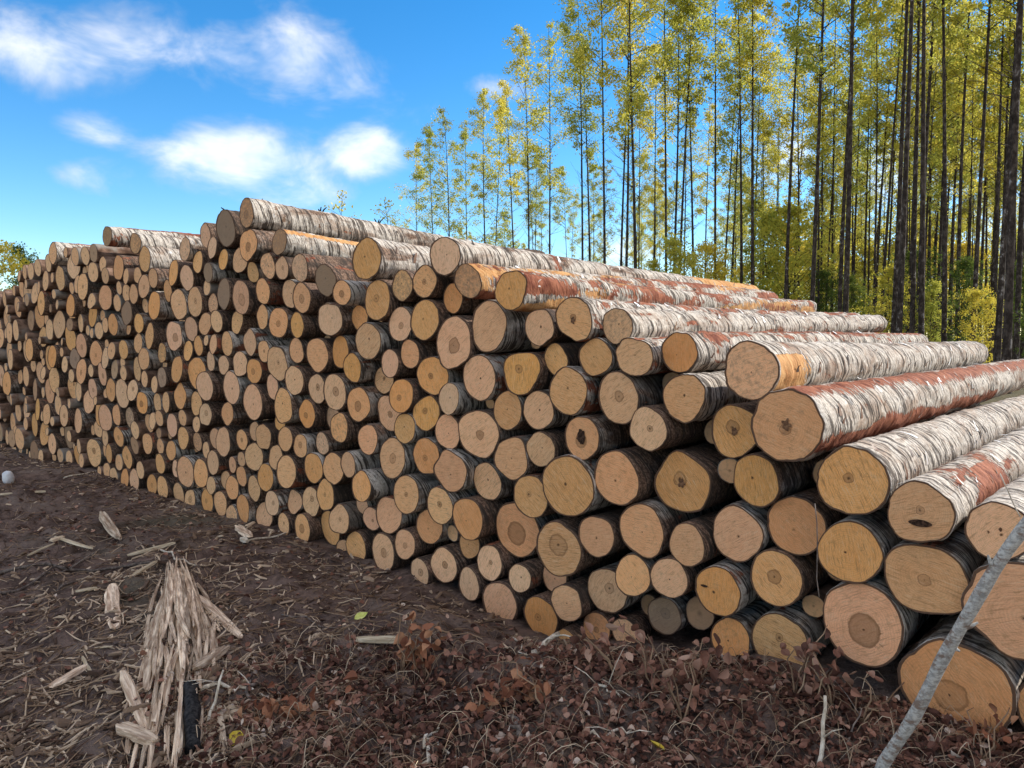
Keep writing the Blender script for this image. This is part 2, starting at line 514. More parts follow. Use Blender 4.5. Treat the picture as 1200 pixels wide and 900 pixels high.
def empty(name, loc=(0, 0, 0), rot=(0, 0, 0)):
    o = bpy.data.objects.new(name, None)
    o.empty_display_size = 0.1
    C.objects.link(o)
    o.location = loc
    o.rotation_euler = rot
    return o


class MB:
    """collects vertices and polygons of one mesh"""
    def __init__(self):
        self.v, self.f, self.tn = [], [], []

    def add(self, V, Fc, tone=0.5):
        k = len(self.v)
        self.v += [tuple(p) for p in V]
        self.f += [tuple(i + k for i in q) for q in Fc]
        self.tn += [tone] * len(V)

    def tube(self, pts, rads, seg=6, tone=0.5, cap=True):
        pts = [Vector(p) for p in pts]
        V, Fc = [], []
        prev = None
        for i, p in enumerate(pts):
            d = (pts[min(i + 1, len(pts) - 1)] - pts[max(i - 1, 0)])
            d = d.normalized() if d.length > 1e-9 else Vector((0, 0, 1))
            a = d.orthogonal().normalized() if prev is None else (prev - d * prev.dot(d)).normalized()
            prev = a
            bb = d.cross(a)
            for s in range(seg):
                q = 2 * math.pi * s / seg
                V.append(p + (a * math.cos(q) + bb * math.sin(q)) * rads[i])
        for i in range(len(pts) - 1):
            for s in range(seg):
                s2 = (s + 1) % seg
                Fc.append((i * seg + s, i * seg + s2, (i + 1) * seg + s2, (i + 1) * seg + s))
        if cap:
            Fc.append(tuple(range(seg - 1, -1, -1)))
            Fc.append(tuple((len(pts) - 1) * seg + s for s in range(seg)))
        self.add(V, Fc, tone)

    def build(self, name, mat, parent=None, smooth=True, loc=(0, 0, 0)):
        return obj(name, mesh(name, self.v, self.f, mat, smooth, self.tn), parent, loc)


def vnoise(x, y, seed=0):
    """2-D value noise, numpy"""
    x = np.asarray(x, float)
    y = np.asarray(y, float)
    xi, yi = np.floor(x).astype(int), np.floor(y).astype(int)
    xf, yf = x - xi, y - yi

    def h(a, b):
        n = (a * 374761393 + b * 668265263 + seed * 982451653) & 0xffffffff
        n = ((n ^ (n >> 13)) * 1274126177) & 0xffffffff
        return ((n ^ (n >> 16)) & 0xffff) / 65535.0
    u = xf * xf * (3 - 2 * xf)
    v = yf * yf * (3 - 2 * yf)
    return (h(xi, yi) * (1 - u) + h(xi + 1, yi) * u) * (1 - v) + (h(xi, yi + 1) * (1 - u) + h(xi + 1, yi + 1) * u) * v


def fbm(x, y, oct=4, seed=0):
    s, a = 0, 1.0
    for i in range(oct):
        s = s + a * (vnoise(x * 2 ** i, y * 2 ** i, seed + i) - 0.5)
        a *= 0.5
    return s


# ------------------------------------------------------------------ pile frame
A = R(41.3)
D = Vector((math.sin(A), math.cos(A), 0))       # along the logs, away from the camera
U = Vector((math.cos(A), -math.sin(A), 0))      # along the pile's front, to the right
CPL = 3.44                                      # distance of the front plane


def on_plane(x, y, p=0.0):
    v = px_dir(x, y)
    s = (CPL - p) / (v.x * D.x + v.y * D.y)
    P = Vector((0, 0, EYE)) + v * s
    return P.dot(U), P.z, v.y * s       # t, z, depth


def pix(P):
    v = P - Vector((0, 0, EYE))
    cp, sp = math.cos(PITCH), math.sin(PITCH)
    z = v.y * cp - v.z * sp
    u = v.y * sp + v.z * cp
    return 600 + F_PX * v.x / z, 450 - F_PX * u / z


def ground_pt(x, y, z=0.0):
    v = px_dir(x, y)
    s = (z - EYE) / v.z
    return Vector((0, 0, EYE)) + v * s


# measured log ends: x, y, height in photo pixels [, heart size, amber, dirt, protrusion]
LOGS = [
(879,433,67,.05,.45,.45,.10),(922,499,85,.17,.5,.35,.16),(790,413,50,.06,.7,.1),(861,506,63,.27,.8,.1,-.05),(887,566,64,.10,.6,.1),
(998,564,80,.16,.6,.2,.1),(1076,599,72,.14,.7,.1,.12),(1172,626,72,.1,.2,.1,.1),(802,466,55,.07,.95,0,.05),(799,566,72,.24,.9,.1,-.03),
(932,614,72,.1,.7,.1,-.05),(863,626,64,.1,.75,.1),(803,638,51,.06,.7,0,.05),(993,648,77,.05,.35,0,.06),(1084,679,87,.17,.25,0,.06),
(1197,718,122,.10,.7,0,.1),(1010,731,98,.40,.9,.2,.03),(1119,812,126,.32,.75,.15,.05),(1250,835,110,.2,.5,.1,.0),(840,693,60,.1,.5,.1,.04),
(910,678,66,.26,.6,.1,0),(856,750,52,.04,.85,.3,-.06),(914,752,68,.14,.3,.2,-.05),(783,678,50,.05,.5,.1,.05),(753,623,62,.04,.8,.15,.03),
(740,675,52,.04,.3,.1,.02),(709,693,58,.24,.6,.1,-.06),(697,628,50,.1,.6,.05,.03),(653,644,68,.40,.95,0,.06),(603,624,68,.42,.8,.05,-.08),
(645,680,38,.1,.8,.1,-.1),(667,706,45,.08,.5,.05,.05),(635,721,53,.18,.7,.1,.04),(669,747,39,.02,.55,.1,.02),(697,741,40,.2,.6,.4,-.08),
(722,740,36,.1,.4,.4,-.1),(778,722,44,.3,.3,.9,-.12),(585,706,56,.06,.75,0,.06),(614,678,36,.12,.3,0,.03),(574,657,43,.15,.55,0,.02),
(548,638,34,.1,.8,.1,-.06),(553,679,40,.04,.5,0,.05),(521,661,44,.22,.5,0,.04),(549,605,53,.04,.65,0,.07),(515,592,47,.17,.4,0,.05),
(498,618,43,.12,.65,0,-.03),(491,672,36,.26,.4,.1,.08),(478,633,37,.2,.5,0,.05),(449,647,48,.26,.4,0,.06),(417,640,40,.04,.7,.2,.0),
(399,640,26,.1,.6,.1,-.05),(453,602,45,.05,.95,0,.02),(438,607,31,.14,.8,0,.0),(475,579,48,.14,.5,.05,.05),(529,553,54,.05,.6,0,.06),
(397,609,37,.15,.3,0,.08),(385,620,43,.1,.7,.2,-.06),(423,570,38,.03,.6,.1,.12),(424,592,22,.1,.7,.2,-.05),(390,547,43,.12,.4,0,.05),
(405,545,32,.05,.6,0,.08),(381,579,38,.14,.3,0,.04),(364,586,36,.22,.3,0,.0),(345,589,30,.06,.8,.1,-.03),(357,619,37,.32,.3,.1,.05),
(331,610,29,.14,.4,.1,.02),(318,587,33,.18,.2,0,.05),(309,604,33,.1,.4,.3,-.05),(367,549,38,.12,.35,.3,.04),(335,553,39,.05,.4,.1,.06),
(321,535,30,.1,.2,0,.0),(310,559,34,.1,.7,.3,.03),(301,537,35,.1,.2,.1,.02),(297,572,32,.1,.3,.2,.02),
(307,410,27,.14,.5,.1),(327,424,41,.14,.3,0,.06),(345,411,31,.1,.3,.3,.0),(375,415,41,.08,.8,.1,.03),(393,412,38,.06,.6,.1,-.02),
(415,432,36,.05,.7,0,.06),(431,400,44,.1,.7,.1,.05),(457,425,35,.05,.8,0,.05),(446,444,34,.15,.7,.3,-.1),(469,465,43,.18,.5,0,.06),
(483,418,36,.05,.9,.1,.03),(504,443,49,.16,.6,.1,.0),(524,468,39,.1,.2,0,.05),(498,486,44,.2,.85,.2,.02),(520,504,42,.05,.85,.05,.03),
(455,486,45,.18,.7,.1,-.03),(477,505,37,.08,.3,0,.05),(462,535,51,.25,.4,0,.05),(500,535,46,.18,.8,0,.02),(528,401,65,.3,.6,.1,.06),
(420,473,43,.3,.5,.1,.04),(432,513,38,.1,.8,0,.06),(397,502,36,.06,.2,.5,.06),(385,489,30,.1,.5,.4,-.1),(392,460,44,.26,.35,.15,.06),
(371,456,37,.24,.7,.1,.0),(363,486,35,.22,.6,.2,.02),(343,445,36,.06,.35,0,.04),(331,476,43,.1,.85,0,.05),(319,454,31,.05,.6,.1,.0),
(325,497,22,.1,.6,.2,-.1),(309,515,34,.06,.6,.1,.02),(334,515,31,.05,.4,.1,.05),(350,522,30,.28,.8,0,.04),(379,522,29,.12,.2,.5,.03),
(327,284,32,.05,.3,.8,.05),(313,312,31,.12,.5,.5,.02),(330,313,29,.2,.5,.3,.02),(351,314,32,.05,.3,.5,.05),(381,328,36,.1,.2,1.,.05),
(400,343,29,.3,.5,.3,.1),(430,309,51,.06,.6,.3,.12),(442,346,49,.2,.6,.3,.08),(470,335,38,.05,.3,.6,.05),(497,330,38,.18,.5,.4,.04),
(521,300,47,.05,.6,.3,.12),(530,350,36,.12,.8,.1,-.04),(547,329,42,.04,.4,.6,.08),(469,379,43,.2,.3,.1,.04),(502,379,50,.12,.3,0,.05),
(421,373,30,.1,.5,.2,-.05),(387,375,41,.05,.4,.2,.04),(308,341,31,.1,.3,.1,.05),(340,345,33,.1,.5,.3,-.03),(352,352,37,.3,.6,.2,.05),
(307,372,28,.1,.5,.2,.0),(326,378,36,.22,.8,.1,.03),(348,380,32,.12,.4,.1,.04),
(598,339,46,.12,.6,.3,.12),(574,382,58,.05,.6,.05,.05),(632,384,46,.12,.6,.05,.03),(672,374,53,.16,.65,.1,.10),
(727,386,44,.04,.4,.5,.05),(746,415,49,.05,.6,.2,.08),(697,419,46,.03,.25,.05,.04),(649,421,37,.05,.6,.05,-.03),(613,435,54,.2,.7,.05,.05),
(559,439,56,.05,.75,0,.06),(725,467,64,.22,.55,.1,.04),(666,459,60,.12,.9,0,.06),(595,481,48,.06,.75,0,.03),(630,480,47,.08,.6,0,.03),
(564,511,61,.2,.5,0,.05),(599,535,53,.04,.7,0,.05),(629,528,43,.08,.45,0,.03),(681,512,54,.32,.4,.3,.05),(758,502,54,.16,.15,0,.08),
(721,561,65,.09,.8,0,.06),(665,573,74,.09,.65,0,.08),(619,580,52,.14,.55,0,.05),(564,569,47,.08,.75,.1,-.02),
(289,255,34,.3,.4,.7,.08),(291,283,39,.3,.4,.4,.08),(264,268,39,.1,.2,1.,.05),(242,278,30,.1,.3,.4,.0),(248,290,26,.1,.4,.3,.05),
(259,301,25,.1,.5,.2),(282,306,32,.1,.7,.3,-.03),(294,317,25,.1,.4,.2),(282,348,41,.35,.6,.4,.05),(277,380,28,.1,.4,.2),(262,344,36,.1,.2,1.,.03),
(249,355,25,.1,.5,.6,-.03),(252,377,28,.1,.2,.2,.03),(241,381,26,.1,.3,.2),(228,353,35,.2,.4,.1,.03),(210,359,38,.1,.4,.1,.04),(222,382,30,.1,.4,.1),
(219,325,31,.12,.3,.2,.03),(230,307,27,.1,.4,.1,.0),(217,293,29,.1,.3,.5,.05),(202,321,32,.1,.3,.3,.0),(196,341,26,.1,.5,.1),(243,320,24,.1,.2,1.),
(243,337,20,.1,.5,.7),(169,304,29,.1,.2,.3,.03),(158,286,24,.1,.3,.6,.04),(125,277,23,.1,.3,.8,.06),(139,315,31,.05,.4,.2,.03),(148,322,20),(159,324,21),
(169,335,28,.2,.4,.1),(178,327,23),(181,357,34,.1,.4,0,.04),(170,358,18),(141,337,17),(147,342,20),(156,344,24),(137,355,20),(132,379,25),(123,349,29),
(123,323,19),(123,381,18),(148,367,28,.1,.2,1.),(162,379,24),(175,393,28,.1,.4,0,.03),(206,396,35,.3,.4,.1,.04),(213,412,24),(232,405,24,.1,.3,0,.03),
(250,404,24),(242,394,14),(265,404,30,.1,.4,.1,.02),(247,423,25,.1,.6,0,.02),(264,427,23),(294,401,33,.1,.5,0,.03),(282,428,31,.1,.5,0,.03),(296,435,31,.25,.6,.1,.03),
(270,451,40,.12,.6,.1,.05),(230,437,41,.1,.5,.3,-.04),(239,453,36,.08,.4,0,.07),(209,431,34,.1,.3,0,.04),(189,414,23,.1,.3,.6),(189,443,25,.2,.5,.8),
(168,421,27,.1,.4,0,.03),(162,402,25),(144,410,24,.1,.4,0,.03),(160,437,29),(171,445,20),(152,453,26,.2,.5,0,.03),(144,465,36,.1,.4,0,.02),(134,433,22),
(143,436,18),(145,427,14),(130,411,20),(123,420,26),(130,457,29,.2,.6,0,.02),(166,472,26,.3,.4,.2,.02),(184,470,24),(194,472,25,.1,.5,0,.04),(179,452,20),
(214,466,32,.1,.5,0,.02),(226,471,29),(240,486,28,.25,.4,.2,-.02),(230,495,20),(296,472,43,.1,.6,0,.05),(266,485,27,.1,.4,0,.04),(297,506,24),(284,517,26),
(261,518,35,.1,.4,0,.04),(252,514,25),(215,513,28,.1,.5,0,.03),(203,497,31),(209,489,20),(186,490,20),(179,493,22),(185,506,13),(174,520,27,.1,.4,0,.03),
(185,522,20),(200,528,24),(156,502,22,.1,.2,.8),(152,487,26,.1,.2,.7),(138,485,27,.1,.4,0,.03),(139,511,26),(123,490,31),(156,524,22,.1,.6,0),(123,513,20),
(149,534,28),(238,529,20),(232,519,24,.1,.3,.6,-.04),(249,542,29,.1,.6,0,.03),(218,553,39,.12,.7,0,.05),(234,554,36,.1,.6,0,.04),(207,550,22),(247,567,22),
(273,546,21),(282,557,26,.1,.5,0,.03),(284,535,18),(264,565,24),(271,572,30,.1,.5,0,.03),(284,596,36,.1,.7,0,.04),(260,592,32),(267,600,27,.1,.3,.5,.03),
(242,587,29,.2,.4,.1,.02),(222,587,26,.3,.4,.3),(209,579,27),(190,572,30,.1,.5,0,.02),(178,569,26),(187,543,25),(164,551,22),(157,563,27,.1,.5,0,.03),
(146,560,25,.1,.5,0,.02),(133,557,20),(125,552,20),(129,534,24),(138,538,20)]

pile = []          # dicts: t, z, r, p, x, y, heart, amber, dirt, kind
rr = random.Random(3)
for L in LOGS:
    x, y, h = L[:3]
    p = L[6] if len(L) > 6 else rr.uniform(-.06, .06)
    p *= .6 if x < 330 else .8
    t, z, dep = on_plane(x, y, p)
    pile.append(dict(x=x, y=y, t=t, z=z, r=h * dep / F_PX / 2 * 1.03, p=p, heart=L[3] if len(L) > 3 else rr.choice([.04, .06, .1, .15, .22]),
                     amber=L[4] if len(L) > 4 else rr.uniform(.1, .8), dirt=L[5] if len(L) > 5 else rr.uniform(0, .35), kind='measured'))
# left end of the pile (too small to read singly) and beyond the frame: packed at random
TOP_L = [(-400, 350), (-120, 345), (0, 338), (18, 332), (26, 305), (56, 300), (60, 289), (118, 287)]
BOT_L = [(-400, 508), (-120, 516), (0, 529), (20, 533), (40, 544), (70, 547), (100, 555), (118, 560)]


def lin(tab, x):
    return float(np.interp(x, [a for a, _ in tab], [b for _, b in tab]))


TT = [q['t'] for q in pile]
ZZ = [q['z'] for q in pile]
RR = [q['r'] for q in pile]


def dart(x0, x1, n, rlo, rhi, kind, top, bot, slack, prot):
    for k in range(n):
        f = k / n
        x = rr.uniform(x0, x1)
        yt, yb = top(x), bot(x)
        y = rr.uniform(yt, yb)
        t, z, dep = on_plane(x, y)
        r = rhi + (rlo - rhi) * f ** 0.6
        r *= rr.uniform(.9, 1.08)
        _, zt, _ = on_plane(x, yt)
        _, zb, _ = on_plane(x, yb)
        if z + r > zt or z - r < zb - .01:
            continue
        d = np.hypot(np.array(TT) - t, np.array(ZZ) - z) - np.array(RR)
        if d.min() < r * slack:
            continue
        TT.append(t); ZZ.append(z); RR.append(r)
        pile.append(dict(x=x, y=y, t=t, z=z, r=r, p=rr.uniform(*prot), heart=rr.choice([.04, .08, .15, .22]), amber=rr.uniform(.1, .8),
                         dirt=rr.uniform(0, .3) if rr.random() < .8 else .9, kind=kind))


for nm, xx, yy, hh in (('end', 66, 297, 26), ('end', 40, 318, 20), ('end', 48, 314, 20), ('end', 92, 301, 22), ('end', 104, 300, 22), ('end', 114, 297, 22)):
    t, z, dep = on_plane(xx, yy)
    r = hh * dep / F_PX / 2
    TT.append(t); ZZ.append(z); RR.append(r)
    pile.append(dict(x=xx, y=yy, t=t, z=z, r=r, p=.04, heart=.1, amber=.3, dirt=.4, kind='measured'))
dart(-150, 122, 13000, .05, .165, 'packed', lambda x: lin(TOP_L, x), lambda x: lin(BOT_L, x), .91, (-.08, .06))
# upper edge of the measured part, kept below the top logs
TOPX = [(118, 300), (160, 300), (200, 310), (240, 300), (290, 290), (330, 318), (380, 345), (430, 335), (470, 345), (520, 330), (570, 350), (620, 380), (700, 390),
        (760, 420), (830, 440), (900, 480), (960, 550), (1060, 590), (1130, 640), (1200, 680)]
BOTX = [(118, 556), (160, 575), (220, 596), (280, 610), (340, 625), (400, 648), (450, 668), (500, 680), (560, 700), (590, 728), (680, 760), (760, 740), (860, 770), (1000, 775), (1120, 860), (1200, 880)]
dart(118, 1190, 9000, .045, .10, 'filler', lambda x: lin(TOPX, x), lambda x: lin(BOTX, x), .88, (-.26, -.07))

# relax overlaps
N = len(pile)
T = np.array([q['t'] for q in pile]); Z = np.array([q['z'] for q in pile]); RAD = np.array([q['r'] for q in pile])
T0, Z0, R0 = T.copy(), Z.copy(), RAD.copy()
soft = np.array([2.0 if q['kind'] != 'measured' else 1.0 for q in pile])
for it in range(260):
    dt = T[:, None] - T[None, :]
    dz = Z[:, None] - Z[None, :]
    dd = np.hypot(dt, dz) + np.eye(N) * 10
    ov = (RAD[:, None] + RAD[None, :]) - dd
    ov[ov < 0] = 0
    w = RAD[None, :] ** 2 / (RAD[:, None] ** 2 + RAD[None, :] ** 2)
    T += (dt / dd * ov * w).sum(1) * .35
    Z += (dz / dd * ov * w).sum(1) * .35
    RAD -= np.minimum(ov.max(1) * .05, RAD * .004)
    RAD = np.maximum(RAD, R0 * .95)
    if it < 150:
        T += (T0 - T) * .02
        Z += (Z0 - Z) * .02
for i, q in enumerate(pile):
    q['t'], q['z'], q['r'] = float(T[i]), float(Z[i]), float(RAD[i])
    q['c'] = D * (CPL - q['p']) + U * q['t'] + Vector((0, 0, q['z']))
    q['px'] = pix(q['c'])
    q['area'] = (q['r'] / q['c'].y) ** 2 * abs((D.dot(q['c'] - Vector((0, 0, EYE)))) / q['c'].length)

# ground line under the pile's front
tb = np.linspace(min(T) - 1, max(T) + 1, 140)
gl = []
for tv in tb:
    best = [q['z'] - q['r'] + abs(q['t'] - tv) * .35 for q in pile if abs(q['t'] - tv) < .75]
    gl.append(min(best) if best else 0.0)
gl = np.convolve(np.pad(np.array(gl), 3, mode='edge'), np.ones(7) / 7, mode='valid')


def ground_z(x, y, detail=True):
    x = np.asarray(x, float); y = np.asarray(y, float)
    t = x * U.x + y * U.y
    dist = CPL - (x * D.x + y * D.y)             # in front of the pile: positive
    line = np.interp(t, tb, gl) + .015
    k = np.clip(1 - dist / 1.0, 0, 1) * np.clip((dist + 8) / 3, 0, 1)
    k = k * k * (3 - 2 * k)
    base = .05 * fbm(x * .5, y * .5, 3, 5)
    # earth hump under the logs left of centre, leaf mounds to the right of it
    for (px_, py_, hh, ss) in ((535, 730, .15, .30), (470, 770, .05, .3), (700, 800, .07, .35), (800, 790, .13, .33), (930, 800, .10, .35), (620, 850, .06, .4), (180, 800, .06, .5), (1180, 890, .04, .3)):
        g = ground_pt(px_, py_)
        base = base + hh * np.exp(-((x - g.x) ** 2 + (y - g.y) ** 2) / (2 * ss * ss))
    out = base * (1 - k) + line * k
    # hollow left of the hump and wheel rut
    far = np.clip((np.hypot(x, y) - 14) / 30, 0, 1)
    out = out + far * .8 * fbm(x * .06, y * .06, 3, 9)
    if detail:
        near = np.clip(1 - (np.hypot(x, y - 4) - 6) / 6, 0, 1)
        out = out + near * (.08 * fbm(x * 3.1, y * 3.1, 4, 21) + .05 * fbm(x * 13, y * 13, 3, 33)) * (1 - .6 * k)
    return out


HX0, HY0, HS = -8.0, 0.5, .03
_hx = np.arange(HX0, 4.0, HS)
_hy = np.arange(HY0, 11.0, HS)
_H = ground_z(*np.meshgrid(_hx, _hy)).tolist()


def gz(x, y):
    u = (x - HX0) / HS
    v = (y - HY0) / HS
    i, j = int(u), int(v)
    if i < 0 or j < 0 or i >= len(_hx) - 1 or j >= len(_hy) - 1:
        return float(ground_z(x, y))
    u -= i
    v -= j
    a, b = _H[j], _H[j + 1]
    return (a[i] * (1 - u) + a[i + 1] * u) * (1 - v) + (b[i] * (1 - u) + b[i + 1] * u) * v


# ------------------------------------------------------------------ ground
def axis(lo, hi, flo, fhi, st):
    inner = list(np.arange(flo, fhi, st))
    a, s = [], st
    v = flo
    while v > lo:
        s *= 1.18
        v -= s
        a.append(v)
    b, s = [], st
    v = inner[-1]
    while v < hi:
        s *= 1.18
        v += s
        b.append(v)
    return np.array(a[::-1] + inner + b)


gx = axis(-700, 700, -6.0, 2.6, .026)
gy = axis(-60, 900, 1.7, 9.5, .028)
GX, GY = np.meshgrid(gx, gy)
GZ = ground_z(GX, GY)
nx, ny = len(gx), len(gy)
idx = np.arange(nx * ny).reshape(ny, nx)
Fq = np.stack([idx[:-1, :-1], idx[:-1, 1:], idx[1:, 1:], idx[1:, :-1]], -1).reshape(-1, 4)
g_o = obj('ground', mesh('ground', np.stack([GX, GY, GZ], -1).reshape(-1, 3), Fq, M['soil']))
tag(g_o, kind='structure')


# ------------------------------------------------------------------ logs
def log_arrays(r, length, seg, rings, seed, taper=.9, rough=1.0, oval=(1, 1)):
    """bark tube and end discs of one log, local: front face centre at the origin, axis +z"""
    g = np.random.default_rng(seed)
    th = np.linspace(0, 2 * math.pi, seg, endpoint=False)
    ph = g.uniform(0, 6.28, 6)
    am = g.normal(0, 1, 6) * np.array([0, .034, .028, .018, .013, .010])
    if g.random() < .22:
        am = am * 1.6
    base = 1 + sum(am[k] * np.cos(k * th + ph[k]) for k in range(1, 6))
    # ring positions: dense near the front
    s = np.linspace(0, 1, rings)
    zz = np.concatenate([[.006, 0, .012, .03, .07], .07 + (length - .07) * s[1:]])
    n = len(zz)
    prof = 1 - (1 - taper) * (zz / length)
    prof[0] *= .93
    prof[1] *= .985
    bow = g.normal(0, .012, 2)
    bx = bow[0] * np.sin(math.pi * zz / length)
    by = bow[1] * np.sin(math.pi * zz / length)
    nz = fbm((th[None, :] * 3 / 1.0 + 0 * zz[:, None]), zz[:, None] * 7 + 0 * th[None, :], 3, seed)
    swell = fbm(0 * th[None, :] + 3.3, zz[:, None] * 2.2 + 0 * th[None, :], 2, seed + 5)
    rad = r * base[None, :] * prof[:, None] * (1 + rough * .045 * nz + .04 * swell * (zz[:, None] > .2))
    if rings > 100:
        rad = rad + (.006 * fbm(th[None, :] * 1.2 + zz[:, None] * .8, zz[:, None] * 24, 3, seed + 9) + .004 * fbm(th[None, :] * 5, zz[:, None] * 40, 2, seed + 4)) * (zz[:, None] > .02)
    X = rad * np.cos(th)[None, :] * oval[0] + bx[:, None]
    Y = rad * np.sin(th)[None, :] * oval[1] + by[:, None]
    V = np.stack([X, Y, np.repeat(zz[:, None], seg, 1)], -1)
    tx, ty = np.clip(g.normal(0, .06, 2), -.12, .12)      # the saw cut is never quite square
    fall = np.clip(1 - zz / .3, 0, 1)[:, None]
    V[..., 2] += (X * tx + Y * ty) * fall
    i = np.arange(n * seg).reshape(n, seg)
    i2 = np.roll(i, -1, 1)
    Fq = np.stack([i[:-1], i2[:-1], i2[1:], i[1:]], -1).reshape(-1, 4)
    return V, Fq, th


def disc_arrays(rim, z, dish, seed, flip=False):
    """end disc from a rim loop (seg,3)"""
    g = np.random.default_rng(seed + 77)
    seg = len(rim)
    c = rim.mean(0)
    fr = [1.0, .93, .7, .4, .15]
    rows = []
    for k, f in enumerate(fr):
        p = c + (rim - c) * (f * .955 if k == 0 else f * .99)
        p[:, 2] = (c[2] + (rim[:, 2] - c[2]) * f) + z
        rows.append(p)
    V = np.concatenate(rows + [c[None, :] + [[0, 0, z]]])
    # slight saw-cut waviness
    V[:, 2] += dish * np.sin(V[:, 0] * 30 + g.uniform(0, 6)) * .002
    Fc = []
    for k in range(len(fr) - 1):
        for s in range(seg):
            s2 = (s + 1) % seg
            q = (k * seg + s, (k + 1) * seg + s, (k + 1) * seg + s2, k * seg + s2)
            Fc.append(q if not flip else q[::-1])
    m = len(V) - 1
    b = (len(fr) - 1) * seg
    for s in range(seg):
        q = (b + s, m, b + (s + 1) % seg)
        Fc.append(q if not flip else q[::-1])
    R_ = np.hypot(rim[:, 0] - c[0], rim[:, 1] - c[1]).mean()
    th = np.arctan2(rim[:, 1] - c[1], rim[:, 0] - c[0])
    uv = []
    for f in fr:
        uv.append(np.stack([np.cos(th) * f, np.sin(th) * f], -1))
    uv.append(np.zeros((1, 2)))
    return V, Fc, np.concatenate(uv)


def disc_mesh(name, V, Fc, uv, mat):
    me = bpy.data.meshes.new(name)
    me.from_pydata([tuple(map(float, p)) for p in V], [], Fc)
    lay = me.uv_layers.new(name='UVMap')
    li = np.zeros(len(me.loops), dtype=np.int32)
    me.loops.foreach_get('vertex_index', li)
    lay.data.foreach_set('uv', uv[li].astype(np.float32).ravel())
    me.materials.append(mat)
    me.update()
    return me


def log_matrix(c, yaw=0.0, pitch=0.0, roll=0.0):
    """local +z along the log, local +y up, local +x to the left of the view (so that x,y,z is right handed)"""
    d = Vector((math.sin(A + yaw), math.cos(A + yaw), 0)) * math.cos(pitch) + Vector((0, 0, math.sin(pitch)))
    up = Vector((0, 0, 1))
    xx = up.cross(d).normalized()
    yy = d.cross(xx).normalized()
    Mx = Matrix((xx, yy, d)).transposed().to_4x4()
    Mx.translation = c
    return Mx


